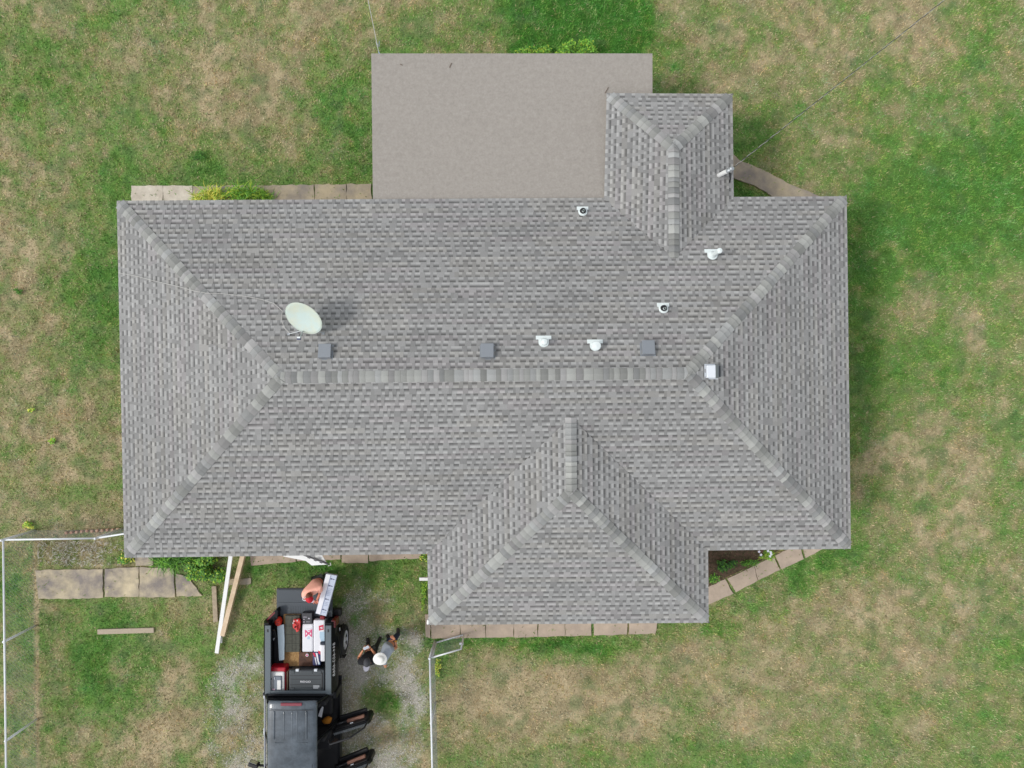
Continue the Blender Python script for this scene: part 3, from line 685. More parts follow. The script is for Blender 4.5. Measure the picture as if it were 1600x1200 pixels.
# pebbles and tiny weeds on the gravel drive
N = 60000
bx = rng.uniform(-9.5, -2.2, N); by = rng.uniform(-11, -4.4, N); g_, r_, l_ = cover(bx, by)
keep = (rng.random(N) < r_ * .9); bx, by = bx[keep], by[keep]; n = len(bx); s_ = rng.uniform(.005, .017, n)
a0 = rng.uniform(0, 6.28, n)
tri = np.stack([np.stack([bx + s_ * np.cos(a0 + k * 1.5708) * rng.uniform(.7, 1.3, n), by + s_ * np.sin(a0 + k * 1.5708) * rng.uniform(.7, 1.3, n), np.full(n, -.004)], 1) for k in range(4)] + [np.stack([bx, by, s_ * .8], 1)], 1).reshape(-1, 3)
o = np.arange(n)[:, None] * 5; Fc = np.concatenate([o + np.array([[k, (k + 1) % 4, 4]]) for k in range(4)], 0)
me = fast_mesh('gravel', tri, Fc, 3); tn = np.array(srgb(200, 197, 188)) * (GAIN * rng.uniform(.66, 1.18, n))[:, None]; set_tone(me, np.repeat(tn, 5, 0))
tag(link('gravel', me, mat('pebbles', rough=.9, attr=True)), 'loose pale gravel on the worn drive around the truck', 'gravel', kind='stuff')

# ------------------------------------------------------------------ chain link fences
M_PIPE = mat('fence_pipe', srgb(226, 229, 232), .45, .04, 20, metal=.1)
M_LINK = mat('chain_wire', srgb(150, 156, 162), .5, metal=.4)
def link_mesh(mb, a, b, z0, z1, pitch=.10, r=.0020):
    d_ = b - a; L = math.hypot(d_.x, d_.y); u = Vector((d_.x, d_.y, 0)) / L; H = z1 - z0; nn = Vector((-u.y, u.x, 0))
    k = -H
    while k < L:
        for sgn in (1, -1):
            s0, s1 = (k, k + H) if sgn == 1 else (k + H, k)
            t0, t1 = 0.0, 1.0
            f = lambda t: s0 + (s1 - s0) * t
            lo, hi = 0.0, 1.0
            ds = s1 - s0
            ta, tb = sorted(((0 - s0) / ds, (L - s0) / ds)); lo, hi = max(lo, ta), min(hi, tb)
            if hi > lo:
                p = a + u * f(lo) + nn * .003 * sgn; q = a + u * f(hi) + nn * .003 * sgn
                p.z = z0 + H * lo; q.z = z0 + H * hi; mb.tube([p, q], r, 3, cap=False)
        k += pitch
def fence(name, label, runs, posts, loc):
    f = empty(name, loc, label, 'fence')
    for (a, b, za, zb) in runs:
        pa, pb = Vector(a), Vector(b)
        MB().tube([Vector((pa.x, pa.y, za)), Vector((pb.x, pb.y, zb))], .024, 10).build('rail', M_PIPE, f, smooth=True)
        mb = MB(); link_mesh(mb, pa, pb, .03, min(za, zb) - .02); mb.build('chain_link', M_LINK, f, fixn=False)
    for (x, y, z) in posts:
        MB().tube([(x, y, 0), (x, y, z)], .03, 10).ell((x, y, z), X, Y, Z, .036, .036, .03, 10, 6).build('post', M_PIPE, f, smooth=True)
    return f
ZF = 1.2
c0, c1, c2, c3 = P(5, 843.5, ZF), P(150, 841, ZF), P(192, 834.5, ZF), P(10, 1240, ZF)
h4 = P(235, 828, ZF)
pst = [P(5.5, 1003, ZF), P(8.5, 1158, ZF)]
fence('chain_link_fence', 'silver chain link fence enclosing the lower left yard beyond the house corner', [(c0, c1, ZF, ZF), (c1, h4, ZF - .02, ZF - .05), (c0, c3, ZF, ZF)],
      [(c0.x, c0.y, 1.27), (c1.x, c1.y, 1.24), (pst[0].x, pst[0].y, 1.2), (pst[1].x, pst[1].y, 1.2)], (c0.x, c0.y, 0))
g0, g1 = P(671.5, 1028, ZF), P(676.5, 1250, ZF)
fence('chain_link_fence', 'short chain link fence run going down from the open gate beside the front wing', [(g0, g1, ZF, ZF)], [(g0.x, g0.y, 1.25)] + [(P(673.5, 1130, ZF).x, P(673.5, 1130, ZF).y, 1.2)], (g0.x, g0.y, 0))
ga, gb = P(673, 1027.5, 1.15), P(720.5, 1014, 1.15)
gt = empty('gate', (ga.x, ga.y, 0), 'open chain link gate swung over the edge of the front concrete walk', 'gate')
a, b = Vector((ga.x + .03, ga.y, 0)), Vector((gb.x, gb.y, 0))
for (nm, p, q) in (('rail', a + Z * 1.15, b + Z * 1.15), ('rail', a + Z * .1, b + Z * .1), ('upright', a + Z * .1, a + Z * 1.15), ('upright', b + Z * .1, b + Z * 1.15)):
    MB().tube([p, q], .021, 10).build(nm, M_PIPE, gt, smooth=True)
mb = MB(); link_mesh(mb, a, b, .12, 1.13, .08); mb.build('chain_link', M_LINK, gt, fixn=False)
MB().bbox(b + Z * .75 - (b - a).normalized() * .02, X, Y, Z, .05, .03, .04, .008).build('latch', M_GALV, gt)

# ------------------------------------------------------------------ lumber, bricks, debris on the lawn
M_LUM = mat('fresh_lumber', srgb(222, 198, 168), .7, .1, 6, .2, 60, col2=srgb(206, 180, 148))
M_WTH = mat('weathered_board', srgb(176, 160, 136), .85, .15, 9, .3, 60, col2=srgb(150, 136, 116))
def beam(name, p0, p1, wdt, th, m, label, cat, m2=None):
    p0, p1 = Vector(p0), Vector(p1); t = (p1 - p0).normalized(); sd = t.cross(Z).normalized(); up = sd.cross(t)
    mb = MB(); mb.bbox((p0 + p1) / 2 - up * th / 2, t, sd, up, (p1 - p0).length / 2, wdt / 2, th / 2, .004, 1)
    o = mb.build(name, m); return tag(o, label, cat)
o = beam('plank', P(338.3, 1021, .14), P(362.5, 853, .42), .105, .035, M_WHT, 'long white painted trim board lying from the lawn to the front eave', 'plank')
o = beam('beam', P(347, 994, .20), P(382.5, 853, .34), .12, .12, M_LUM, 'long tan lumber beam lying beside the white board', 'beam')
MB().bbox(P(345.5, 999, .10), Y, X, Z, .09, .035, .03, .006).build('offcut', M_WHT).update_tag()
tag(bpy.data.objects['offcut'], 'small white block tucked under the lower end of the tan beam', 'block')
beam('board', P(334, 916, .06), P(336.8, 972, .06), .125, .04, M_WTH, 'short weathered grey board left of the long white trim board', 'board')
beam('concrete_strip', P(152, 987.5, .05), P(240, 985, .05), .135, .05, mat('strip_concrete', srgb(176, 162, 142), .9, .12, 8, .3, 60), 'pale cracked strip lying alone on the left yard grass', 'strip')
M_BRK2 = mat('edging_brick', srgb(196, 168, 140), .9, .2, 14, .3, 50, col2=srgb(176, 124, 100))
for k in range(11):
    px = 104 + k * 8.0; py = 832.0 - k * .5 + rnd.uniform(-.6, .6); c = P(px, py, .05)
    a_ = R(rnd.uniform(-14, 14)) + .06; ax = Vector((math.cos(a_), math.sin(a_), 0))
    o = MB().bbox(c, ax, Z.cross(ax), Z, .034, .036, .04, .008).build('edging_brick', M_BRK2)
    tag(o, 'small reddish brick in the edging row behind the left chain link fence', 'brick', 'bricks edging the bed along the left fence')
# dry twigs heaped inside the left fence
mb = MB()
for k in range(760):
    px = min(188, max(60, rnd.gauss(118, 36))); py = rnd.uniform(846, 884) if rnd.random() < .75 else rnd.uniform(846, 862)
    c = P(px, py, rnd.uniform(.01, .07)); a_ = rnd.uniform(0, 6.28); l = rnd.uniform(.012, .06)
    dxx = Vector((math.cos(a_), math.sin(a_), rnd.uniform(-.2, .2))) * l; mb.tube([c - dxx, c + dxx * .3 + Vector((0, 0, .01)), c + dxx], rnd.uniform(.003, .006), 4, mi=rnd.choice((0, 0, 1)))
o = mb.build('brushwood', [mat('grey_twigs', srgb(206, 202, 190), .9), mat('brown_twigs', srgb(146, 132, 110), .9)]); tag(o, 'grey dry brushwood litter inside the corner of the left fence', 'brushwood', kind='stuff')

# ------------------------------------------------------------------ shrubs and border plants
def leafy(name, label, cat, centre_px, ext, count, h, cols, leaf=(.03, .018), droop=.3, long_=False, group=None, seed=1, poly=None, stems=7, zmin=.03):
    """bush: stems plus many separate leaves spread through an uneven clump"""
    r = random.Random(seed); c = P(centre_px[0], centre_px[1], h * .5); rx, ry = ext
    root = empty(name, (c.x, c.y, 0), label, cat, group)
    lobes = [(r.uniform(-.8, .8) * rx, r.uniform(-.7, .7) * ry, r.uniform(.3, .6), r.uniform(.55, 1)) for _ in range(9)]
    V, Fs, T = [], [], []
    for k in range(count):
        lx, ly, lr, lh = r.choice(lobes)
        while True:
            q = Vector((r.uniform(-1, 1), r.uniform(-1, 1), r.uniform(-.2, 1)))
            if q.length < 1: break
        x = c.x + lx + q.x * lr * min(rx, .45); y = c.y + ly + q.y * lr * min(ry, .35); z = zmin + max(.02, q.z * h * lh)
        a_ = r.uniform(0, 6.28); dv = Vector((math.cos(a_), math.sin(a_), r.uniform(-droop, .5 if not long_ else 1.2))).normalized()
        L = leaf[0] * r.uniform(.6, 1.5); W_ = leaf[1] * r.uniform(.7, 1.3); sd = dv.cross(Z).normalized(); sd = (sd + Z * r.uniform(-.5, .5)).normalized()
        p = Vector((x, y, z)); n = len(V)
        if long_:
            V += [p - sd * W_ * .5, p + sd * W_ * .5, p + dv * L * .55 + sd * W_ * .45 + Z * L * .1, p + dv * L * .55 - sd * W_ * .45 + Z * L * .1, p + dv * L - Z * L * .15]
            Fs += [(n, n + 1, n + 2, n + 3), (n + 3, n + 2, n + 4)]; nv = 5
        else:
            V += [p, p + dv * L * .45 + sd * W_, p + dv * L, p + dv * L * .45 - sd * W_]; Fs += [(n, n + 1, n + 2, n + 3)]; nv = 4
        cc = r.choice(cols); t = r.uniform(.7, 1.3); T += [[x_ * t for x_ in cc]] * nv
    me = bpy.data.meshes.new('foliage'); me.from_pydata([tuple(v) for v in V], [], Fs); set_tone(me, np.array(T))
    link('foliage', me, mat('leaf_tissue', rough=.5, attr=True, spec=.3), root)
    mb = MB()
    for k in range(stems):
        lx, ly, lr, lh = r.choice(lobes); mb.tube([(c.x, c.y, 0), (c.x + lx * .8, c.y + ly * .8, h * lh * .5), (c.x + lx, c.y + ly, h * lh * .85)], [.008, .006, .003], 5)
    mb.build('stem', mat('plant_stem', srgb(92, 88, 52), .8), root)
    return root
G1, G2, G3, YG, YL, DK = srgb(120, 176, 58), srgb(88, 142, 50), srgb(64, 112, 44), srgb(168, 196, 66), srgb(222, 216, 96), srgb(40, 78, 30)
leafy('shrub', 'bright green leafy shrub along the top edge of the flat roof', 'shrub', (900, 76), (.75, .20), 1500, .8, [G1, G1, G2, YG], (.05, .022), seed=3)
leafy('shrub', 'smaller yellow green shrub left of the bright shrub above the flat roof', 'shrub', (836, 78), (.45, .13), 700, .5, [YG, G1, G2], (.045, .02), seed=4)
leafy('iris_clump', 'yellowing strap leaved clump on the rear concrete strip', 'plant', (330, 305), (.42, .12), 420, .5, [YL, YG, YL, G1], (.26, .016), long_=True, seed=5, stems=3)
leafy('iris_clump', 'greener strap leaved clump right of the yellowing one on the rear strip', 'plant', (382, 302), (.35, .15), 430, .55, [G1, YG, G2], (.26, .016), long_=True, seed=6, stems=3)
leafy('iris_clump', 'low thin strap leaved clump at the right end of the rear plant row', 'plant', (416, 305), (.25, .10), 200, .4, [G1, G2, YG], (.2, .014), long_=True, seed=16, stems=3)
leafy('shrub', 'dense leafy green bush under the front eave left of the white board', 'shrub', (316, 889), (.50, .36), 2600, .7, [G2, G1, G3, G2, YG], (.05, .024), seed=7)
leafy('ornamental_grass', 'green fountain of grass left of the front bush under the eave', 'plant', (276, 876), (.55, .15), 420, .4, [G1, G2, G3], (.34, .013), long_=True, seed=8, stems=3)
leafy('weed', 'small green weed with yellow flowers at the left front house corner', 'plant', (197, 874), (.22, .13), 260, .25, [G2, G1, YL, G3], (.05, .02), seed=9)
leafy('shrub', 'speckled yellow green shrub in the corner left of the front wing', 'shrub', (664, 869), (.12, .12), 260, .6, [YL, YG, DK, G2], (.05, .026), seed=10)
leafy('weed', 'strip of yellow green weeds along the left side of the front wing', 'plant', (663, 930), (.08, .45), 420, .15, [YG, G1, G2], (.05, .012), long_=True, seed=11)
leafy('ground_plant', 'dark green plant in the mulch bed right of the front wing', 'plant', (1138, 886), (.24, .18), 320, .3, [DK, G3, G2], (.05, .02), seed=12)
leafy('ground_plant', 'low green plant in the mulch bed close to the diagonal path', 'plant', (1172, 880), (.25, .1), 240, .2, [G2, G3, G1], (.05, .014), long_=True, seed=13)
leafy('ground_plant', 'sparse green plant low in the corner of the mulch bed', 'plant', (1117, 905), (.12, .12), 140, .2, [G2, G1, G3], (.05, .014), seed=14)
fl_ = leafy('flower_clump', 'white flowered clump at the eave above the diagonal path', 'plant', (1196, 868), (.22, .12), 240, .4, [G1, YG, G2], (.09, .01), long_=True, seed=15)
for (px, py) in ((1186, 862), (1189, 867), (1204, 863), (1205, 866), (1203, 869), (1200, 861)):
    c = P(px, py, .5); mb = MB()
    for k in range(5):
        a_ = k * 1.2566; dv = Vector((math.cos(a_), math.sin(a_), .15)); sd = dv.cross(Z).normalized(); mb.add([c, c + dv * .022 + sd * .013, c + dv * .04, c + dv * .022 - sd * .013], [(0, 1, 2, 3)])
    mb.build('flower', mat('white_petal', srgb(226, 226, 240), .6), fl_, fixn=False)
leafy('weed', 'yellow green weed standing just above the left fence corner', 'plant', (42, 821), (.12, .1), 160, .2, [YG, YL, G1], (.04, .016), seed=17)
leafy('weed', 'small yellow topped weed in the dry grass left of the house', 'plant', (50, 641), (.10, .06), 90, .12, [YG, YL, G1], (.04, .016), seed=18)
leafy('weed', 'tiny green weed in the dry grass below the left house weed', 'plant', (82, 690), (.09, .07), 90, .12, [YG, G1], (.04, .016), seed=19)
leafy('weed', 'yellow flowering weeds at the foot of the right chain link fence', 'plant', (684, 1042), (.07, .3), 200, .15, [YL, YG, G2], (.035, .014), seed=20)
leafy('weed', 'dark green weed tuft in the dry grass at the far left', 'plant', (30, 455), (.12, .08), 120, .08, [G2, G3], (.05, .014), long_=True, seed=21)
leafy('weed', 'dark green tall grass tuft on the upper left lawn', 'plant', (308, 243), (.22, .14), 260, .08, [G2, G3], (.06, .012), long_=True, seed=22)
# mulch bed
tag(slab('garden_bed', [P(x, y, .02) for x, y in ((1090, 845), (1235, 845), (1206, 868), (1180, 881), (1136, 902), (1098, 920))], -.05, .012, mat('mulch', srgb(104, 82, 66), .95, .4, 12, .8, 40, col2=srgb(70, 66, 44)), None), kind='structure')

# ------------------------------------------------------------------ pickup truck
M_BLK = mat('black_car_paint', (.007, .008, .010), .3, coat=.0, spec=.2)
M_ROOFP = mat('dusty_black_paint_sky_mottle', (.036, .050, .062), .30, .35, 2.2, coat=.5, col2=(.085, .105, .125))  # bluish mottle: sky reflection painted into the colour along with dust
M_RAIL = mat('grey_bed_rail_plastic', (.110, .135, .150), .6, .05, 30)
M_GATE = mat('tailgate_liner', (.062, .076, .090), .6, .08, 20)
M_BED = mat('bed_liner', (.022, .024, .030), .75, .1, 30)
M_TYRE = mat('tyre_rubber', (.018, .018, .019), .8, .1, 40)
M_RIM = mat('alloy_rim', srgb(225, 228, 232), .3, metal=.15)
M_CHR = mat('chrome', srgb(225, 228, 232), .12, metal=.95)
M_RED = mat('tail_lamp_red', srgb(110, 14, 14), .25, coat=.6)
M_TRIM = mat('black_trim_plastic', (.014, .014, .016), .55)
M_LEA = mat('tan_armrest', srgb(140, 100, 84), .6)
XL, XR = -6.33, -4.52
YT, YB = -6.05, -7.83        # bed rear end / bed front end
YC1 = -10.6
truck = empty('pickup_truck', ((XL + XR) / 2, YT, 0), 'black crew cab pickup truck with open tailgate and two open right doors', 'pickup truck')
FL = .86
# bed sides with wheel arch bulge
def bedside(x_out, x_in, sgn, yr=YT, yf=YB):
    mb = MB()
    prof = [(x_in, FL), (x_in, 1.30), (x_out - sgn * .06, 1.30), (x_out, 1.16), (x_out + sgn * .015, 1.0), (x_out, .80), (x_out - sgn * .06, .52), (x_in, .52)]
    ys = [yr, yr - .1, -6.38, -6.52, -6.66, -6.8, -6.94, -7.08, -7.22, yf + .1, yf]
    rows = []
    for y in ys:
        row = []
        arch = max(0, 1 - ((y + 6.8) / .42) ** 2) ** .5
        for (x, z) in prof:
            xx, zz = x, z
            if arch > 0 and z < 1.1 and abs(x - x_in) > .02: xx = x + sgn * .055 * arch; zz = max(z, .42 + .42 * arch) if z < .9 else z
            if arch > 0 and abs(x - x_in) < .02 and z < .6: zz = max(z, .42 + .42 * arch)
            row.append((xx, y, zz))
        rows.append(row)
    V = [p for r_ in rows for p in r_]; n = len(prof); Fc = []
    for a in range(len(rows) - 1):
        for b in range(n): Fc.append((a * n + b, a * n + (b + 1) % n, (a + 1) * n + (b + 1) % n, (a + 1) * n + b))
    Fc += [tuple(range(n)), tuple((len(rows) - 1) * n + b for b in range(n - 1, -1, -1))]
    mb.add(V, Fc); return mb
sr = bedside(XR, XR - .22, 1).build('bed_side', M_BLK, truck)
slb = bedside(XL, XL + .17, -1).build('bed_side', M_BLK, truck)
# rails: px 413..424 left, 508..517 right at z 1.34
ra, rb = P(414, 1, 1.34).x, P(423, 1, 1.34).x; rc, rd = P(508.5, 1, 1.34).x, P(517.5, 1, 1.34).x
MB().bbox(((ra + rb) / 2, (YT + YB) / 2 - .03, 1.325), X, Y, Z, (rb - ra) / 2, (YT - YB) / 2 - .02, .022, .012).build('bed_rail', M_RAIL, truck)
MB().bbox(((rc + rd) / 2, (YT + YB) / 2 - .03, 1.325), X, Y, Z, (rd - rc) / 2, (YT - YB) / 2 - .02, .022, .012).build('bed_rail', M_RAIL, truck)
yb0, yb1 = P(1, 1079.5, 1.34).y, P(1, 1084, 1.34).y
MB().bbox(((ra + rd) / 2, (yb0 + yb1) / 2, 1.322), X, Y, Z, (rd - ra) / 2 - .01, (yb0 - yb1) / 2, .020, .008).build('bed_rail', M_RAIL, truck)
for x in ((ra + rb) / 2, (rc + rd) / 2): MB().bbox((x, YT - .18, 1.35), X, Y, Z, .018, .035, .004, .002).build('stake_pocket', M_TRIM, truck)
mb = MB(); mb.box(XL + .16, YB, FL - .06, XR - .21, YT + .03, FL)
k = XL + .22
while k < XR - .26: mb.box(k, YB + .02, FL - .005, k + .05, YT, FL + .012); k += .1
mb.build('bed_floor', M_BED, truck)
MB().box(XL + .02, YB - .06, .5, XR - .02, YB - .003, 1.30).build('bulkhead', M_BED, truck)
# tailgate lying open
g0_, g1_ = P(432, 920.5, FL), P(519, 964, FL)
tg = MB(); tg.bbox(((g0_.x + g1_.x) / 2, (g0_.y + g1_.y) / 2, FL - .04), X, Y, Z, (g1_.x - g0_.x) / 2, (g0_.y - g1_.y) / 2, .04, .015)
tgo = tg.build('tailgate', M_GATE, truck)
mb = MB(); cx = (g0_.x + g1_.x) / 2; hw = (g1_.x - g0_.x) / 2
mb.bbox((cx, g0_.y - .16, FL + .003), X, Y, Z, hw * .93, .14, .006, .004); mb.bbox((cx, g0_.y - .50, FL + .003), X, Y, Z, hw * .93, .155, .006, .004)
k = -hw * .5
while k < hw * .9: mb.box(cx + k, g0_.y - .63, FL + .006, cx + k + .02, g0_.y - .44, FL + .014); k += .062
mb.build('liner', M_GATE, tgo)
MB().box(g0_.x + .01, g0_.y - .003, FL - .06, g1_.x - .01, g0_.y + .02, FL - .012).build('gate_edge', M_TRIM, tgo)
for x in (g0_.x + .03, g1_.x - .05): MB().tube([(x, YT - .02, 1.22), (x, YT + .25, FL + .03)], .008, 5).build('cable', M_TRIM, tgo)
# tail lamps + bumper
MB().bbox((XR - .03, YT - .07, 1.0), X, Y, Z, .06, .10, .20, .03).build('tail_lamp', M_RED, truck)
MB().prism([tuple(P(x, y, 1.1)[:2]) for x, y in ((413.5, 977), (417, 966), (431.5, 952), (434, 955), (433, 968), (425, 976))][::-1], .55, 1.1).build('bed_corner', M_BLK, truck)
MB().prism([tuple(P(x, y, 1.105)[:2]) for x, y in ((415.5, 971), (420, 963.5), (429, 955.5), (430, 958), (421.5, 966.5))][::-1], 1.0, 1.106).build('tail_lamp', M_RED, truck)
mb = MB(); mb.bbox(((XL + XR) / 2 + .1, YT + .05, .58), X, Y, Z, .84, .10, .10, .04, 3); mb.build('bumper', M_TRIM, truck)
MB().bbox((XR + .055, YT - .30, .87), X, Y, Z, .012, .04, .02, .006).build('side_marker', M_CHR, truck)
# wheels
def wheel(x, y, sgn):
    r_, w_ = .385, .25; mb = MB(); n = 36; V = []; prof = [(-.5, .62), (-.5, .93), (-.38, 1.0), (.38, 1.0), (.5, .93), (.5, .64), (.42, .62)]
    for k in range(n):
        t = 2 * math.pi * k / n
        for (a, q) in prof: V.append((x + a * w_ * sgn, y + r_ * q * math.cos(t), r_ + r_ * q * math.sin(t)))
    m_ = len(prof); Fc = [(k * m_ + a, k * m_ + a + 1, ((k + 1) % n) * m_ + a + 1, ((k + 1) % n) * m_ + a) for k in range(n) for a in range(m_ - 1)]
    mb.add(V, Fc); wo = MB().tube([(x - sgn * .05, y, r_), (x + sgn * .02, y, r_)], .06, 12).build('wheel', M_TRIM, truck)
    mb.build('tyre', M_TYRE, wo)
    rb_ = MB(); xo = x + w_ * .5 * sgn - .01 * sgn
    rim = [(xo, y + .235 * math.cos(2 * math.pi * k / 24), r_ + .235 * math.sin(2 * math.pi * k / 24)) for k in range(25)]; rb_.tube(rim, .012, 6)
    for k in range(6):
        t = 2 * math.pi * k / 6 + .3; c_, s_ = math.cos(t), math.sin(t); c2, s2 = -s_, c_
        q = [(xo - .02 * sgn, y + .05 * c_ + a * c2, r_ + .05 * s_ + a * s2) for a in (-.035, .035)] + [(xo - .005 * sgn, y + .235 * c_ + a * c2, r_ + .235 * s_ + a * s2) for a in (.05, -.05)]
        rb_.extr(q, (-.02 * sgn, 0, 0))
    rb_.tube([(xo - .04 * sgn, y, r_), (xo + .004 * sgn, y, r_)], .055, 14)
    rb_.build('rim', M_RIM, wo)
    MB().tube([(x - .1 * sgn, y, r_), (x + .02 * sgn, y, r_)], .22, 24).build('hub', mat('dark_hub', (.03, .03, .032), .5), wo)
wheel(-4.545, -6.80, 1); wheel(-6.30, -6.80, -1); wheel(-4.545, -10.35, 1); wheel(-6.30, -10.35, -1)
MB().tube([(XR + .045, -6.8 + .43 * math.cos(t), .40 + .43 * math.sin(t)) for t in [math.pi * k / 12 for k in range(13)]], .022, 6).build('wheel_arch', M_TRIM, truck)
MB().bbox((XR + .01, -7.27, .30), X, Y, Z, .07, .01, .11, .004).build('mud_flap', M_TRIM, truck)
# lettering on the bed side
tx = bpy.data.curves.new('lettering', 'FONT'); tx.body = '844-603-6068'; tx.size = .135; tx.extrude = .001; tx.space_character = 1.12; tx.align_x = 'LEFT'
to = bpy.data.objects.new('tmp', tx); COL.objects.link(to); dg = bpy.context.evaluated_depsgraph_get(); tm = bpy.data.meshes.new_from_object(to.evaluated_get(dg)); bpy.data.objects.remove(to)
tm.name = 'lettering'; tm.materials.clear()
# runs toward the cab, top of the letters up, on the sloped shoulder of the bed side
uT = Vector((0, -1, 0)); upT = Vector((-.06, 0, .14)).normalized(); o0 = Vector((XR + .012, -6.42, 1.145)) - upT * .01
for v in tm.vertices: v.co = Vector((XR - .052, -6.60, 1.168)) * 0 + Vector((XR + .006, -6.58, 1.165)) + uT * v.co.x + upT * v.co.y + uT.cross(upT) * (-v.co.z)
link('lettering', tm, mat('white_vinyl', srgb(235, 235, 235), .5), truck)
# cab
ZC = 1.86
ca, cb = P(415.5, 1098.5, ZC), P(494.5, 1098.5, ZC)
yr = ca.y; yf = -9.75; mb = MB(); xs = [ca.x, ca.x + .05, ca.x + .3, (ca.x + cb.x) / 2, cb.x - .3, cb.x - .05, cb.x]; hz = [-.07, -.018, 0.0, .012, 0.0, -.018, -.07]
ys = [yr + .0, yr - .05, yr - .3, (yr + yf) / 2, yf + .3, yf]; hy = [-.05, -.01, 0, .01, -.01, -.05]
V = [(x, y + (0.03 if 0 < a < 6 and b == 0 else 0), ZC + hz[a] + hy[b]) for b, y in enumerate(ys) for a, x in enumerate(xs)]
V2 = [(v[0], v[1], v[2] - .05) for v in V]; n = 7
Fc = [(b * n + a, b * n + a + 1, (b + 1) * n + a + 1, (b + 1) * n + a) for b in range(5) for a in range(6)]
N0 = len(V); Fc2 = [tuple(N0 + q for q in f[::-1]) for f in Fc]
edge_ = [a for a in range(7)] + [b * n + 6 for b in range(1, 6)] + [5 * n + a for a in range(5, -1, -1)] + [b * n for b in range(4, 0, -1)]
Fs_ = [(edge_[k], edge_[(k + 1) % len(edge_)], N0 + edge_[(k + 1) % len(edge_)], N0 + edge_[k]) for k in range(len(edge_))]
mb.add(V + V2, Fc + Fc2 + Fs_); cab = mb.build('roof', M_ROOFP, truck, smooth=False)
sm = cab.modifiers.new('sub', 'SUBSURF'); sm.levels = 2; sm.render_levels = 2
cr = cab.modifiers.new('bev', 'BEVEL'); cab.modifiers.remove(cr)
# roof ribs
for (fx_, w_) in ((.16, .02), (.36, .014), (.52, .014), (.62, .014), (.80, .02)):
    x = ca.x + (cb.x - ca.x) * fx_
    MB().bbox((x, yr - .55, ZC + .004), X, Y, Z, w_, .34, .010, .008, 3).build('roof_rib', M_ROOFP, cab, smooth=True)
MB().bbox(((ca.x + cb.x) / 2, yr - .98, ZC + .004), X, Y, Z, .40, .012, .008, .006).build('roof_rib', M_ROOFP, cab)
MB().box(ca.x + .08, yr - .178, ZC + .0, cb.x - .08, yr - .170, ZC + .0075).build('seam', M_TRIM, cab)
MB().bbox((P(455, 1, ZC).x, P(1, 1100.5, ZC).y - .005, ZC - .012), X, Y, Z, .26, .035, .022, .01).build('brake_lamp', mat('brake_lamp_pink_red', srgb(128, 52, 64), .4), cab)
MB().tube([(cb.x - .1, yf + .36, ZC + .01), (cb.x - .09, yf + .44, ZC + .05)], .008, 6).build('aerial', M_TRIM, cab)
# rear window wall, left side, pillars, floor, sills
MB().extr([(XL + .06, YB - .07, .55), (XR - .16, YB - .07, .55), (XR - .20, YB - .07, 1.25), (XR - .2, YB - .07, 1.27), (XL + .10, YB - .07, 1.27)], (0, -.05, 0)).build('cab_back', M_BLK, truck)
MB().extr([(XL + .12, YB - .09, 1.275), (XR - .22, YB - .09, 1.275), (cb.x - .03, yr - .02, ZC - .10), (ca.x + .03, yr - .02, ZC - .10)], (0, -.012, .004)).build('rear_window', M_GLS, truck)
MB().box(XL + .4, YB - .083, 1.45, XL + .75, YB - .075, 1.47).build('window_bar', M_CHR, truck)
MB().box(XL + .02, YC1, .45, XL + .10, YB - .13, 1.15).build('side_panel', M_BLK, truck)
MB().extr([(XL + .03, YB - .13, 1.155), (XL + .03, yf - .3, 1.155), (ca.x + .01, yf, ZC - .09), (ca.x + .01, yr - .03, ZC - .09)], (.012, 0, 0)).build('side_window', M_GLS, truck)
MB().tube([(XL + .015, YB - .10, 1.16), (XL + .015, YC1, 1.16)], .012, 6).build('window_trim', M_CHR, truck)
for y in (-7.98, -8.92): MB().bbox((XL - .03, y, 1.04), X, Y, Z, .018, .09, .016, .01).build('door_handle', M_CHR, truck)
for y in (yr - .02, -8.83, yf + .05):
    MB().tube([(ca.x + .02, y, ZC - .07), (XL + .05, y, 1.15)], .03, 6).build('pillar', M_BLK, truck)
for y in (yr - .04, -8.80):
    MB().tube([(cb.x - .02, y, ZC - .07), (XR - .10, y, 1.15), (XR - .06, y, .5)], .035, 6).build('pillar', M_BLK, truck)
MB().box(XL + .1, YC1, .50, XR - .03, YB - .13, .56).build('cab_floor', M_TRIM, truck)
MB().box(XR - .06, YC1, .42, XR + .0, YB - .02, .60).build('sill', M_BLK, truck)
rbx = P(534, 1, .4).x; mb = MB(); mb.bbox((rbx - .10, -9.2, .385), X, Y, Z, .10, 1.45, .022, .01)
for k in range(3): mb.box(rbx - .175 + k * .06, -10.6, .405, rbx - .155 + k * .06, -7.8, .412)
mb.build('running_board', mat('board_plastic', (.03, .034, .038), .5), truck)
MB().bbox((XR - .02, -7.95, .85), X, Y, Z, .06, .10, .30, .03).build('rocker_corner', M_BLK, truck)
M_SEAT = mat('dark_seat_cloth', (.016, .016, .018), .85)
for (sx, sy) in ((-4.92, -8.30), (-5.55, -8.30), (-4.95, -9.2), (-5.85, -9.2)):
    mb = MB(); mb.bbox((sx, sy, .82), X, Y, Z, .26, .26, .10, .05, 3).bbox((sx, sy + .27, 1.12), X, Y, Z, .25, .07, .32, .05, 3).bbox((sx, sy + .27, 1.50), X, Y, Z, .13, .05, .08, .03); mb.build('seat', M_SEAT, truck)
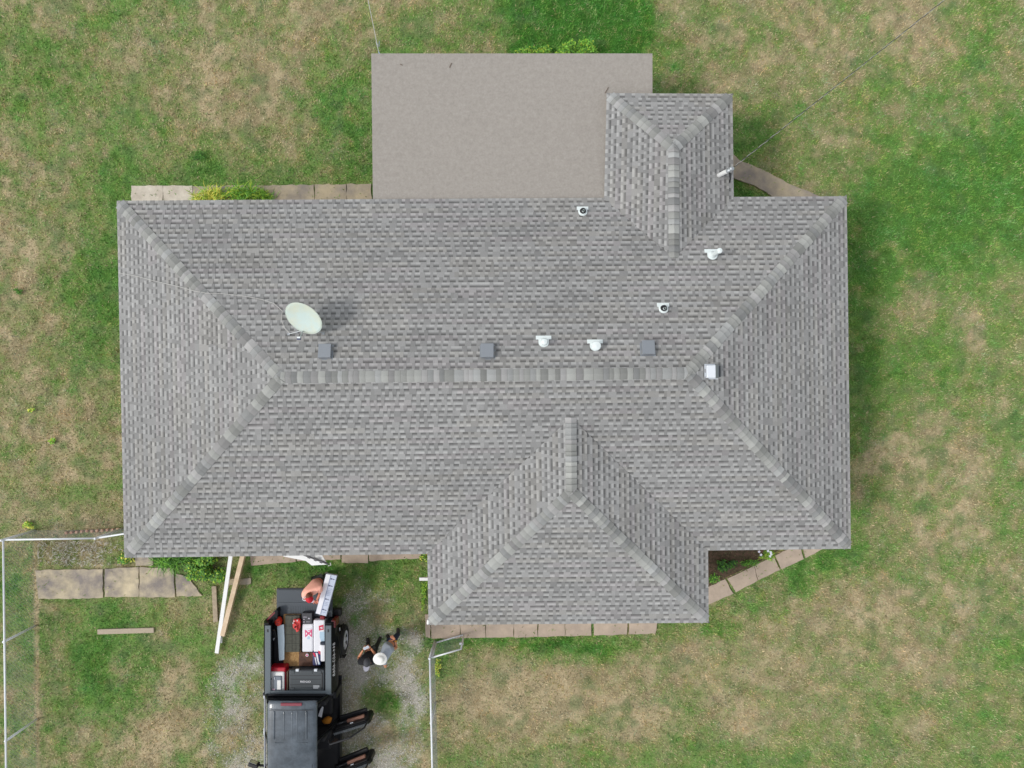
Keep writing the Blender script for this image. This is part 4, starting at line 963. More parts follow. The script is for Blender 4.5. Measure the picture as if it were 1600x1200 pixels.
# hood and windscreen beyond the frame
MB().bbox(((XL + XR) / 2, -11.2, .95), X, Y, Z, .88, .62, .17, .08, 3).build('hood', M_BLK, truck)
MB().extr([(XL + .15, -10.6, 1.14), (XR - .15, -10.6, 1.14), (cb.x - .06, yf, ZC - .10), (ca.x + .06, yf, ZC - .10)], (0, .004, -.012)).build('windscreen', M_GLS, truck)
# left mirror
lm = P(396, 1194, 1.2); mb = MB(); mb.bbox((lm.x, lm.y - .02, 1.16), (1, -.35, 0), (.35, 1, 0), Z, .13, .055, .10, .03, 3); mb.tube([(lm.x + .1, lm.y - .05, 1.15), (XL + .05, lm.y - .1, 1.1)], .03, 8)
mi_ = mb.build('mirror', M_TRIM, truck); MB().obox((lm.x, lm.y + .037, 1.17), (1, -.35, 0), (.35, 1, 0), Z, .09, .002, .07).build('mirror_glass', M_CHR, mi_)
# open doors on the right of the photo
def door(hx, hy, ang, L, tri):
    dd = Vector((math.cos(R(ang)), math.sin(R(ang)), 0)); nn = Vector((-dd.y, dd.x, 0))
    at = lambda s, z, o=0: Vector((hx, hy, 0)) + dd * s + nn * o + Z * z
    lo = [(0, .50), (L * .93, .50), (L, .60), (L, 1.02), (L * .95, 1.14), (0, 1.14)]
    dob = MB().extr([at(s, z, -.07) for s, z in lo], nn * .10).build('door', M_BLK, truck, bevel=.012)
    # window frame leaning in to the roof line
    lean = -.20
    fr = [(0.02, 1.14), (L * .95, 1.14), (L * .93, 1.45), (L * .62 if not tri else L * .80, 1.78), (.10, 1.80), (.02, 1.6)]
    pts = [at(s, z, 0) for s, z in fr]
    MB().tube(pts[1:] + [pts[0]], .022, 6).build('window_frame', M_TRIM, dob)
    MB().extr([at(s, z, -.012) for s, z in fr[:]], nn * .006).build('window', mat('tinted_glass', (.02, .022, .024), .08, alpha=.3), dob)
    # inner trim panel: armrest, pocket, speaker, handle, switches
    MB().extr([at(s, z, .031) for s, z in ((.06, .56), (L * .9, .56), (L * .95, 1.0), (L * .9, 1.10), (.06, 1.10))], nn * .02).build('trim_panel', M_TRIM, dob, bevel=.006)
    c = at(L * .60, .90, .075); MB().bbox(c, dd, nn, Z, L * .24, .046, .04, .018, 3).build('armrest', M_LEA, dob)
    MB().bbox(at(L * .22, .90, .08), dd, nn, Z, L * .14, .028, .02, .01).build('switch_panel', M_TRIM, dob)
    MB().bbox(at(L * .20, .925, .09), dd, nn, Z, .05, .006, .006, .002).bbox(at(L * .14, .925, .072), dd, nn, Z, .05, .004, .006, .002).build('switch_trim', M_CHR, dob)
    MB().bbox(at(L * .52, 1.06, .065), dd, nn, Z, .045, .012, .018, .006).build('inner_handle', M_CHR, dob)
    MB().bbox(at(L * .48, .62, .10), dd, nn, Z, L * .38, .06, .05, .03, 3).build('door_pocket', M_TRIM, dob)
    MB().bbox(at(L * .84, 1.03, -.095), dd, nn, Z, .09, .016, .016, .01).build('door_handle', M_CHR, dob)
    MB().extr([at(s, z, -.075) for s, z in ((.02, 1.125), (L * .94, 1.125), (L * .94, 1.165), (.02, 1.165))], nn * .06).build('belt_moulding', mat('belt_grey', (.16, .18, .19), .4), dob)
    return dob
door(-4.58, -8.90, 17, .98, False)
door(-4.58, -10.02, 22, 1.05, True)

# ------------------------------------------------------------------ things in the bed and cab
def thing_box(name, label, cat, px0, py0, px1, py1, z0, z1, m, r=.02, rot=0, group=None):
    c, ax, ay, az, hx, hy, hz_ = pbox(px0, py0, px1, py1, z0, z1, rot)
    return tag(MB().bbox(c, ax, ay, az, hx, hy, hz_, min(r, hz_ * .9)).build(name, m), label, cat, group)
def tk(name, px0, py0, px1, py1, z0, z1, m, parent=None, r=.01, rot=0):
    c, ax, ay, az, hx, hy, hz_ = pbox(px0, py0, px1, py1, z0, z1, rot)
    return MB().bbox(c, ax, ay, az, hx, hy, hz_, min(r, hz_ * .9)).build(name, m, parent)
F0 = FL + .012
M_OSB = mat('osb_chips', srgb(186, 150, 100), .85, .2, 30, .3, 60, col2=srgb(150, 112, 68))
M_BRN = mat('brown_stained_board', srgb(104, 70, 52), .7, .2, 9, col2=srgb(76, 52, 42))
thing_box('plywood_sheet', 'tan chipboard sheet lying flat on the bed floor under the tools', 'plywood', 443, 959.5, 470, 1041, F0, F0 + .02, M_OSB, .004)
thing_box('board', 'dark brown board lying in the bed behind the black tool chest', 'board', 467, 1019, 498, 1041, F0 + .001, F0 + .05, M_BRN, .006)
tk_ = thing_box('shingle_bundle', 'stack of dark olive grey shingles with cut lines lying on the chipboard', 'shingles', 445.5, 962, 468, 1019, F0 + .02, F0 + .13, mat('olive_shingle', srgb(88, 90, 80), .9, .12, 14, .2, 120, col2=srgb(76, 76, 68)), .01)
zt = F0 + .132
for (x0, y0, x1, y1) in ((456, 964, 456.6, 1018), (446, 978, 467, 978.6), (446, 991, 467, 991.6), (446, 1005, 467, 1005.6), (462, 991, 462.5, 1018)):
    tk('cut_line', x0, y0, x1, y1, zt - .004, zt + .001, mat('groove_dark', (.03, .03, .026), .9), tk_, .001)
# folded grey panel on the left
a = [(433, 978), (443.5, 975.5), (444.5, 1000), (444, 1031), (436, 1032.5), (434.5, 1006)]
tag(MB().extr([P(x, y, F0 + .16) for x, y in a], (0, 0, -.03)).build('metal_flashing', mat('pale_blue_metal', srgb(186, 202, 210), .4, .05, 4, metal=.2), bevel=.006), 'pale blue grey bent metal flashing lying along the left bed side', 'flashing')
# red fuel can / helmet
c = P(433.5, 972.5, F0 + .22)
rc_ = empty('fuel_can', (c.x, c.y, F0), 'round orange red container in the left rear corner of the bed', 'container')
MB().ell((c.x, c.y, F0 + .13), X, Y, Z, .092, .12, .13, 18, 12).build('body', mat('orange_red_plastic', srgb(208, 52, 30), .45), rc_, smooth=True)
MB().tube([(c.x, c.y - .02, F0 + .24), (c.x + .01, c.y - .02, F0 + .29)], [.03, .025], 10).build('cap', mat('dark_red_plastic', srgb(150, 30, 24), .5), rc_)
MB().tube([(c.x - .06, c.y + .03, F0 + .24), (c.x, c.y + .05, F0 + .28), (c.x + .06, c.y + .03, F0 + .24)], .010, 6).build('handle', mat('dark_red_plastic'), rc_)
# tangle of black tools below
tt = P(429, 996, F0 + .06)
rk = empty('nail_gun', (tt.x, tt.y, F0), 'black and silver nail gun lying left of the pale flashing', 'tool')
MB().bbox((tt.x, tt.y + .12, F0 + .06), (1, .3, 0), (-.3, 1, 0), Z, .05, .12, .05, .02).build('body', M_TRIM, rk)
MB().tube([(tt.x - .04, tt.y - .08, F0 + .05), (tt.x + .05, tt.y + .08, F0 + .07)], .016, 8).build('barrel', M_GALV, rk)
MB().tube([(tt.x + .03, tt.y + .18, F0 + .08), (tt.x - .02, tt.y + .2, F0 + .1)], .014, 8).build('fitting', mat('brass', srgb(150, 110, 60), .4, metal=.8), rk)
# red saw on the shingles
sw = P(462, 978, zt + .1); sa = empty('saw', (sw.x, sw.y, zt), 'red and white circular saw lying on the olive shingles', 'saw')
M_SR = mat('tool_red', srgb(214, 58, 54), .4)
MB().extr([P(x, y, zt + .11) for x, y in ((458.5, 968), (463, 968.5), (466.5, 967), (469, 971), (468.5, 980), (466, 987), (463, 988), (461.5, 984), (457.5, 981), (457, 975))], (0, 0, -.09)).build('body', M_SR, sa, bevel=.012)
MB().tube([P(459.5, 973, zt + .13), P(464, 976, zt + .15), P(465, 984, zt + .12)], .014, 8).build('handle', mat('dark_red_plastic'), sa, smooth=True)
MB().tube([P(461, 980, zt + .12), P(461, 980, zt + .16)], .022, 12).build('motor_cap', M_TRIM, sa)
for (x, y) in ((459.5, 970.5), (464.5, 969.5), (458, 973.5)): MB().bbox(P(x, y, zt + .118), X, Y, Z, .010, .018, .008, .003).build('guard', M_PVC, sa)
# small black case with marks
bc = thing_box('tool_case', 'small black case with white marks at the rear of the bed floor', 'case', 471.5, 958, 487.5, 975, F0, F0 + .16, mat('case_charcoal', (.035, .036, .042), .5, .05, 10), .012)
for (x0, y0, x1, y1) in ((473.5, 963.8, 479.5, 964.6), (474, 967, 475.8, 968.6), (474, 971, 475.8, 972.6), (478.5, 971.4, 484, 972)):
    tk('marking', x0, y0, x1, y1, F0 + .158, F0 + .162, mat('pale_print', srgb(190, 186, 196), .6), bc, .001)
MB().extr([P(x, y, F0 + .1625) for x, y in ((481, 966.8), (482.5, 965), (484.5, 966.8), (483, 967.4))], (0, 0, -.003)).build('marking', mat('pale_print'), bc)
# wrapped bundles
M_WRAP = mat('white_wrap', srgb(232, 232, 236), .5, .05, 5)
M_PINK = mat('pink_print', srgb(216, 88, 128), .6)
M_REDP = mat('red_print', srgb(206, 38, 74), .6)
M_LBL = mat('pale_blue_print', srgb(180, 206, 224), .6)
b1 = thing_box('wrapped_bundle', 'white wrapped shingle bundle with a pink crossed emblem in the truck bed', 'bundle', 472, 975, 488.8, 1019, F0, F0 + .17, M_WRAP, .03)
zt1 = F0 + .1715
def pp(poly, z, m, parent, name='print'): return MB().extr([P(x, y, z) for x, y in poly], (0, 0, -.002)).build(name, m, parent)
pp([(476.3, 984), (480.5, 985.5), (485, 984), (488, 983), (487.4, 996), (484.5, 993.4), (482.3, 991), (480.2, 993.4), (476.8, 996)], zt1, M_PINK, b1)
pp([(479.3, 985.6), (482, 988), (485.2, 985.4), (485, 984.8), (482, 986.2), (479.5, 984.9)], zt1 + .001, M_WRAP, b1)
pp([(478.0, 988.5), (479.6, 988.5), (479.6, 991.5), (478.0, 991.5)], zt1 + .001, M_WRAP, b1)
pp([(484.4, 988.5), (486, 988.5), (486, 991.5), (484.4, 991.5)], zt1 + .001, M_WRAP, b1)
pp([(480, 996), (482.2, 993.6), (484.6, 996), (484, 998.8), (480.4, 998.8)], zt1, M_LBL, b1)
pp([(477, 983), (487.5, 981.2), (487.5, 981.9), (477, 983.6)], zt1 + .001, mat('faint_print', srgb(206, 200, 214), .6), b1)
b2 = thing_box('wrapped_bundle', 'white wrapped bundle with a red square mark next to the right bed side', 'bundle', 489.6, 969, 507.5, 1019, F0, F0 + .19, M_WRAP, .03)
zt2 = F0 + .1915
pp([(498, 977.8), (505.4, 976), (505.6, 984), (498.4, 985.4)], zt2, M_REDP, b2)
pp([(500, 980.3), (503.8, 979.4), (503.9, 980.6), (500.1, 981.4)], zt2 + .001, M_WRAP, b2); pp([(501, 982), (504, 981.4), (504, 982.4), (501.1, 983)], zt2 + .001, M_WRAP, b2)
pp([(499.5, 987), (507, 987), (507, 1003), (502, 1004), (499.5, 996)], zt2, M_LBL, b2)
pp([(490.4, 970.6), (497.5, 971.8), (506, 969.8), (506, 967.5), (498, 969.6), (490.4, 967.6)], F0 + .16, M_BRN, b2, 'torn_end')
thing_box('red_strap', 'coiled red strap on top of the white bundle by the tailgate', 'strap', 499.5, 962.5, 507, 968.5, F0 + .0, F0 + .17, mat('dark_red_strap', srgb(126, 26, 34), .6), .03)
w3 = thing_box('paper_sack', 'plain white paper sack near the tool chest against the right bed side', 'sack', 500.5, 1008, 508.5, 1034, F0 + .1, F0 + .24, M_WRAP, .03)
tk('flap', 500, 1004.5, 508, 1008.5, F0 + .1, F0 + .235, mat('navy_case'), None, .01) if False else None
thing_box('dark_pouch', 'small dark pouch on the white bundle by the right bed rail', 'pouch', 500, 1003.5, 508, 1007.8, F0 + .19, F0 + .25, mat('navy_pouch', (.02, .03, .05), .7), .015)
fb = thing_box('sack', 'crumpled sack with navy white and red stripes beside the white paper sack', 'sack', 488, 1018, 501.5, 1041, F0 + .05, F0 + .19, mat('navy_print', srgb(46, 50, 96), .5), .04)
zt3 = F0 + .1915
pp([(488.4, 1020), (491.8, 1020), (493.6, 1026), (491, 1026)], zt3, M_REDP, fb); pp([(493.2, 1020), (496, 1020.5), (499, 1038), (497, 1038)], zt3, M_WRAP, fb); pp([(491.4, 1027), (493, 1027), (495, 1038), (494, 1039)], zt3, M_WRAP, fb)
pp([(497.8, 1035), (499.8, 1035), (499.8, 1038.4), (497.8, 1038.4)], zt3 + .001, M_LBL, fb); pp([(497, 1016.5), (500.5, 1018), (500.5, 1023), (497.5, 1021)], zt3 + .002, M_REDP, fb)
rl = P(480.3, 1023, F0 + .055); rlo = empty('tape_roll', (rl.x, rl.y, F0 + .05), 'small pink and white tape roll on the brown board', 'tape')
MB().tube([(rl.x, rl.y, F0 + .052), (rl.x, rl.y, F0 + .09)], .038, 16).build('roll', M_WRAP, rlo); MB().tube([(rl.x, rl.y, F0 + .088), (rl.x, rl.y, F0 + .094)], .024, 14).build('label', M_PINK, rlo)
# cooler
co_ = empty('cooler', (P(432, 1062, F0).x, P(432, 1062, F0).y, F0), 'white and red picnic cooler with a grey lid beside the tool chest', 'cooler')
M_CR = mat('cooler_red', srgb(178, 16, 40), .4); M_CG = mat('cooler_lid_grey', srgb(120, 128, 138), .5)
tk('body', 421, 1043, 446, 1081, F0, F0 + .32, M_CR, co_, .03); 
tk('body_front', 420.5, 1050, 444, 1081.5, F0 + .01, F0 + .36, M_WHT, co_, .035)
tk('lid', 427, 1057, 439.5, 1084, F0 + .33, F0 + .40, M_CG, co_, .02)
tk('lid_label', 433, 1063, 438.5, 1078, F0 + .39, F0 + .404, M_WHT, co_, .003)
tk('round_sticker', 424.5, 1076.5, 429.5, 1082, F0 + .39, F0 + .405, mat('sticker_pink', srgb(225, 190, 205), .5), co_, .005)
tk('latch', 422.5, 1060, 424.5, 1062.5, F0 + .35, F0 + .37, M_TRIM, co_, .004)
MB().tube([P(428.5, 1058, F0 + .40), P(429.5, 1062, F0 + .42)], .008, 6).build('drain_key', M_GALV, co_)
for k, (x, lb) in enumerate(((444.2, 'pale thin offcut strip standing next to the cooler'), (446.4, 'middle brown wood strip between cooler and tool chest'), (448.6, 'pale wood strip standing against the tool chest'))):
    thing_box('wood_strip', lb, 'wood strip', x - .7, 1050, x + .7, 1081, F0, F0 + .28 - .02 * k, [M_LUM, M_BRN, M_LUM][k], .003)
# big tool chest
M_CHEST = mat('chest_charcoal', (.050, .060, .066), .45, .08, 10)
tc_ = empty('tool_chest', (P(480, 1063, F0).x, P(480, 1063, F0).y, F0), 'large ribbed black tool chest across the front of the truck bed', 'tool chest')
zc = F0 + .42
body = tk('body', 452, 1048, 507.5, 1080.5, F0, zc - .12, M_CHEST, tc_, .03)
lid = tk('lid', 451.5, 1047, 507, 1080, zc - .115, zc, M_CHEST, tc_, .03)
for (x0, x1) in ((454.5, 460), (469.5, 488.5), (497, 502)):
    for (y0, y1) in ((1048.5, 1053), (1074.5, 1079.5)): tk('lid_rib', x0, y0, x1, y1, zc - .02, zc + .012, M_CHEST, lid, .006)
for yy in (1055.4, 1061, 1069.5): tk('groove', 453.5, yy, 502, yy + .7, zc - .01, zc + .0015, M_TRIM, lid, .001)
tk('side_band', 502.6, 1051, 504, 1077, zc - .01, zc + .010, M_TRIM, lid, .004)
for x in (464.3, 493): tk('latch', x - 2.4, 1045.6, x + 2.4, 1049.4, zc - .03, zc + .02, M_GALV, tc_, .005)
tx = bpy.data.curves.new('t', 'FONT'); tx.body = 'RIDGID'; tx.size = .085; tx.extrude = .001; tx.align_x = 'CENTER'; tx.align_y = 'CENTER'
to = bpy.data.objects.new('tmp', tx); COL.objects.link(to); dg = bpy.context.evaluated_depsgraph_get(); tm = bpy.data.meshes.new_from_object(to.evaluated_get(dg)); bpy.data.objects.remove(to); tm.materials.clear()
cc_ = P(477.3, 1065.3, zc + .003); sx_ = P(485.3, 1, zc).x - P(469.3, 1, zc).x; wx_ = max(v.co.x for v in tm.vertices) - min(v.co.x for v in tm.vertices)
for v in tm.vertices: v.co = Vector((cc_.x + v.co.x * sx_ / wx_, cc_.y + v.co.y * .72, cc_.z + v.co.z))
link('lettering', tm, M_WRAP, lid)
tk('sticker', 489.3, 1070.7, 499, 1076.3, zc - .002, zc + .0015, mat('sticker_grey', srgb(150, 154, 158), .5), lid, .0005)
# things in the cab doorway
jk = P(512, 1126, 1.0); tag(MB().ell((jk.x - .02, jk.y, .98), (1, .25, 0), (-.25, 1, 0), Z, .13, .09, .10, 16, 10, fn=lambda q: [q[0] * (1 + .12 * math.sin(5 * q[1])), q[1] * (1 + .1 * math.sin(6 * q[0])), q[2]]).build('jacket', mat('mustard_cloth', srgb(176, 112, 22), .8, .2, 20), smooth=True), 'rolled mustard orange jacket on the rear seat by the open door', 'jacket')
tag(MB().extr([P(x, y, 1.15) for x, y in ((497, 1119), (502.5, 1121), (505.5, 1105), (503.2, 1104), (500, 1110))], (0, 0, -.012)).build('paper', M_WRAP), 'white folded paper on the rear seat behind the orange jacket', 'paper')

# ------------------------------------------------------------------ people
SK = mat('skin', srgb(205, 146, 116), .6); SKT = mat('tanned_skin', srgb(204, 140, 104), .6)
def skin(chains, m, name, parent, sub=2):
    """chains: dict joint->(pos,radius), edges list, root"""
    J, E, root = chains; names = list(J); idx = {k: i for i, k in enumerate(names)}
    me = bpy.data.meshes.new(name); me.from_pydata([tuple(J[k][0]) for k in names], [(idx[a], idx[b]) for a, b in E], [])
    o = bpy.data.objects.new('tmp', me); COL.objects.link(o)
    md = o.modifiers.new('s', 'SKIN'); md.use_smooth_shade = True
    sv = me.skin_vertices[0].data
    for k in names:
        r_ = J[k][1]; sv[idx[k]].radius = r_ if isinstance(r_, tuple) else (r_, r_); sv[idx[k]].use_root = (k == root)
    sb = o.modifiers.new('u', 'SUBSURF'); sb.levels = sub; sb.render_levels = sub
    dg = bpy.context.evaluated_depsgraph_get(); nm = bpy.data.meshes.new_from_object(o.evaluated_get(dg)); bpy.data.objects.remove(o)
    return nm
def merge(meshes, name, m, parent):
    bm = bmesh.new()
    for q in meshes: bm.from_mesh(q)
    me = bpy.data.meshes.new(name); bm.to_mesh(me); bm.free(); me.materials.clear(); me.materials.append(m)
    return link(name, me, None, parent, smooth=True)
def mbmesh(mb):
    me = bpy.data.meshes.new('t'); me.from_pydata(mb.v, [], mb.f); return me
def lerp(a, b, t): return Vector(a).lerp(Vector(b), t)
def hand_meshes(wrist, dirv, side, up, curl=.5, s=1.0):
    """palm + five finger chains; dirv along hand, side toward the thumb, up = back of hand"""
    d = Vector(dirv).normalized(); sd = Vector(side); sd = (sd - d * sd.dot(d)).normalized(); u = d.cross(sd)
    if u.dot(Vector(up)) < 0: u = -u
    out = []; w = Vector(wrist)
    J = {'w': (w, (.024 * s, .017 * s)), 'p': (w + d * .045 * s, (.038 * s, .016 * s)), 'k': (w + d * .085 * s, (.036 * s, .013 * s))}
    out.append(skin((J, [('w', 'p'), ('p', 'k')], 'w'), None, 'h', None, 1))
    for k, L in enumerate((.072, .080, .074, .058)):
        b = w + d * .075 * s + sd * (.028 - .0185 * k) * s; a1 = curl * (.7 + .1 * k); a2 = curl * 1.6
        d1 = (d * math.cos(a1) - u * math.sin(a1)).normalized(); d2 = (d * math.cos(a1 + a2) - u * math.sin(a1 + a2)).normalized()
        p1 = b + d1 * L * .5 * s; p2 = p1 + d2 * L * .32 * s; p3 = p2 + (d2 - u * .3).normalized() * L * .25 * s
        J = {'a': (b, .0095 * s), 'b': (p1, .009 * s), 'c': (p2, .008 * s), 'd': (p3, .0065 * s)}
        out.append(skin((J, [('a', 'b'), ('b', 'c'), ('c', 'd')], 'a'), None, 'f', None, 1))
    b = w + d * .02 * s + sd * .022 * s; t1 = b + (d * .6 + sd * .8).normalized() * .04 * s; t2 = t1 + (d * .9 + sd * .3 - u * .4 * curl).normalized() * .03 * s
    J = {'a': (b, .013 * s), 'b': (t1, .0105 * s), 'c': (t2, .008 * s)}; out.append(skin((J, [('a', 'b'), ('b', 'c')], 'a'), None, 'f', None, 1))
    return out
def head_mesh(c, fwd, up, s=1.0):
    f = Vector(fwd).normalized(); u = Vector(up); u = (u - f * u.dot(f)).normalized(); r_ = f.cross(u); mb = MB(); c = Vector(c)
    def fn(q):
        x, y, z = q; k = 1 - .22 * max(0, -z) ** 1.5; x *= k
        y = y * (1 - .10 * max(0, -z)) + (.10 * max(0, -z) if y > 0 else 0)
        return [x, y, z]
    mb.ell(c, r_, f, u, .078 * s, .098 * s, .118 * s, 20, 16, fn=fn)
    mb.ell(c + f * .100 * s - u * .02 * s, r_, f, u, .013 * s, .022 * s, .024 * s, 8, 6)      # nose
    for sg in (-1, 1):
        mb.ell(c + r_ * sg * .079 * s - u * .01 * s, r_, f, u, .012 * s, .022 * s, .034 * s, 8, 6)     # ears
        mb.ell(c + r_ * sg * .032 * s + f * .083 * s + u * .008 * s, r_, f, u, .015 * s, .010 * s, .009 * s, 8, 6)   # lids
    mb.ell(c + f * .088 * s - u * .062 * s, r_, f, u, .026 * s, .012 * s, .010 * s, 8, 6)     # lips
    return mbmesh(mb), (f, u, r_)
def person(label, P_, skinm, shirt, trousers, boots, face, face_up, sleeve=.55, hands=None, shirt_len=.0):
    """P_ : joints. returns root and head frame"""
    g = P_; root = empty('person', (g['hip'].x, g['hip'].y, 0), label, 'person')
    J = {'hip': (g['hip'], (.125, .095)), 'wst': (lerp(g['hip'], g['chest'], .45), (.12, .09)), 'chest': (g['chest'], (.145, .10)), 'nk0': (lerp(g['chest'], g['neck'], .75), .062), 'neck': (g['neck'], .052), 'hd': (lerp(g['neck'], g['head'], .55), .055)}
    E = [('hip', 'wst'), ('wst', 'chest'), ('chest', 'nk0'), ('nk0', 'neck'), ('neck', 'hd')]
    for s_ in 'lr':
        J['sh' + s_] = (g['sh' + s_], .052); J['ua' + s_] = (lerp(g['sh' + s_], g['el' + s_], .5), .044); J['el' + s_] = (g['el' + s_], .037); J['fa' + s_] = (lerp(g['el' + s_], g['wr' + s_], .4), .036); J['wr' + s_] = (g['wr' + s_], .025)
        E += [('chest', 'sh' + s_), ('sh' + s_, 'ua' + s_), ('ua' + s_, 'el' + s_), ('el' + s_, 'fa' + s_), ('fa' + s_, 'wr' + s_)]
        hp = g['hip'] + (g['kn' + s_] - g['hip']) * .22; sg = (g['sh' + s_] - g['chest']); hp = g['hip'] + Vector((sg.x, sg.y, 0)).normalized() * .085 - Z * .06
        J['hp' + s_] = (hp, .082); J['th' + s_] = (lerp(hp, g['kn' + s_], .5), .072); J['kn' + s_] = (g['kn' + s_], .054); J['cf' + s_] = (lerp(g['kn' + s_], g['an' + s_], .35), .052); J['an' + s_] = (g['an' + s_], .035); J['tp' + s_] = (lerp(g['an' + s_], g['toe' + s_], .45), (.026, .018))
        E += [('hip', 'hp' + s_), ('hp' + s_, 'th' + s_), ('th' + s_, 'kn' + s_), ('kn' + s_, 'cf' + s_), ('cf' + s_, 'an' + s_), ('an' + s_, 'tp' + s_)]
    body = skin((J, E, 'hip'), None, 'b', None, 2); hm, fr = head_mesh(g['head'], face, face_up)
    parts = [body, hm]
    for hd in hands: parts += hand_meshes(*hd)
    merge(parts, 'body', skinm, root)
    for s_ in (-1, 1):
        MB().ell(g['head'] + fr[2] * s_ * .032 + fr[0] * .091 + fr[1] * .008, fr[2], fr[0], fr[1], .008, .004, .006, 8, 6).build('eye', mat('dark_eye', (.02, .015, .012), .3), root)
    # shirt
    JS = {k: (J[k][0], tuple(x + .022 for x in (J[k][1] if isinstance(J[k][1], tuple) else (J[k][1],) * 2))) for k in ('hip', 'wst', 'chest')}
    JS['chest'] = (J['chest'][0], (.19, .145)); JS['wst'] = (J['wst'][0], (.165, .135)); JS['nk0'] = (J['nk0'][0], (.085, .08)); ES = [('hip', 'wst'), ('wst', 'chest'), ('chest', 'nk0')]
    for s_ in 'lr':
        JS['sh' + s_] = (J['sh' + s_][0], .090); e = lerp(g['sh' + s_], g['el' + s_], sleeve); JS['e' + s_] = (e, .074); ES += [('chest', 'sh' + s_), ('sh' + s_, 'e' + s_)]
    merge([skin((JS, ES, 'hip'), None, 's', None, 2)], 'shirt', shirt, root)
    JT = {'hip': (g['hip'] - Z * .02, (.138, .108))}; ET = []
    for s_ in 'lr':
        for k, r_ in (('hp', .095), ('th', .087), ('kn', .070), ('cf', .066)): JT[k + s_] = (J[k + s_][0], r_)
        JT['an' + s_] = (g['an' + s_] + Z * .03, .056); ET += [('hip', 'hp' + s_), ('hp' + s_, 'th' + s_), ('th' + s_, 'kn' + s_), ('kn' + s_, 'cf' + s_), ('cf' + s_, 'an' + s_)]
    merge([skin((JT, ET, 'hip'), None, 't', None, 2)], 'trousers', trousers, root)
    for s_ in 'lr':
        a, t = g['an' + s_], g['toe' + s_]; hl = a + (a - t) * .30; hl.z = .045
        JB = {'t0': (a + Z * .08, .050), 'a': (a, .052), 'h': (Vector((hl.x, hl.y, .045)), (.044, .040)), 'm': (Vector(((a.x + t.x) / 2, (a.y + t.y) / 2, .055)), (.050, .045)), 't': (Vector((t.x, t.y, .04)), (.046, .034))}
        merge([skin((JB, [('a', 't0'), ('a', 'h'), ('a', 'm'), ('m', 't')], 'a'), None, 'b', None, 2)], 'boot', boots, root)
    return root, fr
def V3(px, py, z): return P(px, py, z)
# man in black with a phone
g = dict(head=V3(574, 1035.5, 1.64), neck=V3(573.5, 1034.5, 1.50), chest=V3(574.5, 1033, 1.28), hip=V3(579, 1020, .93))
g.update(shl=V3(562.5, 1034, 1.40), shr=V3(586, 1033, 1.40), ell=V3(560.5, 1027.5, 1.16), elr=V3(588.5, 1026, 1.16), wrl=V3(567.5, 1015.5, 1.20), wrr=V3(579.5, 1012.8, 1.20))
g.update(knl=V3(575.5, 1011, .50), knr=V3(588, 1010, .50), anl=V3(575.5, 1007, .09), anr=V3(591, 1004.5, .09)); g.update(toel=g['anl'] + Vector((-.03, .17, -.04)), toer=g['anr'] + Vector((.06, .16, -.04)))
M_BLKT = mat('black_tshirt', (.006, .007, .009), .85, .1, 12); M_BOOT = mat('dark_boot', (.03, .026, .022), .7)
pA_, fA = person('man in a black t-shirt and backwards grey cap holding a phone by the truck', g, SKT, M_BLKT, mat('olive_black_trousers', (.022, .026, .022), .85), M_BOOT, (0.05, 1, -.55), (0, .4, 1), .62,
       [(g['wrl'], (.5, .8, .1), (.75, -.45, .3), Z, .7, 1.05), (g['wrr'], (-.75, .55, .1), (-.3, -.8, .3), Z, .7, 1.05)])
hc = g['head']; f, u, r_ = fA
M_HAIR = mat('dark_hair', (.02, .016, .013), .8)
MB().ell(hc + u * .012 - f * .008, r_, f, u, .085, .106, .118, 20, 12, fn=lambda q: [q[0], q[1], max(q[2], -.1)]).build('hair', M_HAIR, pA_, smooth=True)
cp = MB().ell(hc + u * .03 - f * .004, r_, f, u, .092, .112, .115, 20, 12, fn=lambda q: [q[0], q[1], max(q[2], 0)]).build('cap', mat('charcoal_cap', (.045, .047, .052), .8, .1, 30), pA_, smooth=True)
MB().extr([hc + r_ * (.078 * math.cos(t)) - f * (.085 + .13 * math.sin(t)) + u * .045 for t in [math.pi * k / 10 for k in range(11)]], u * .008).build('brim', mat('grey_cap_brim', srgb(166, 166, 176), .8), cp)
ph = P(572.2, 1012.2, 1.235)
tag(MB().bbox(ph, (.9, .42, 0), (-.42, .9, .25), (0, -.25, 1), .075, .038, .006, .005).build('phone', mat('silver_phone', srgb(214, 222, 232), .25, metal=.1)), 'silver phone held in both hands by the man in black', 'phone')
# man in the white hat
g = dict(head=V3(594.5, 1028.5, 1.62), neck=V3(596.5, 1026, 1.50), chest=V3(601, 1019.5, 1.26), hip=V3(609, 1006, .92))
g.update(shl=V3(599.5, 1033.5, 1.34), shr=V3(611, 1014.5, 1.38), ell=V3(603, 1042, 1.12), elr=V3(619.5, 1012.5, 1.12), wrl=V3(598, 1035, .98), wrr=V3(617.5, 1000, 1.08))
g.update(knl=V3(607.5, 1000.5, .52), knr=V3(620, 993, .50), anl=V3(609, 1000, .09), anr=V3(622.5, 990.5, .09)); g.update(toel=g['anl'] + Vector((-.10, .14, -.04)), toer=g['anr'] + Vector((-.03, .16, -.04)))
M_GREY = mat('heather_grey_tshirt', srgb(160, 168, 178), .85, .08, 14)
pB_, fB = person('man in a wide white hat and grey shirt beside the man in black', g, SKT, M_GREY, mat('navy_jeans', srgb(34, 44, 72), .85, .15, 18), M_BOOT, (-.75, .6, -.4), (0, 0, 1), .5,
       [(g['wrl'], (-.5, .7, -.4), (-.6, -.5, 0), Z, .5, 1.0), (g['wrr'], (-.75, .75, .1), (-.6, -.6, .2), Z, .35, 1.1)])
hc = g['head'] + Z * .02; mb = MB()
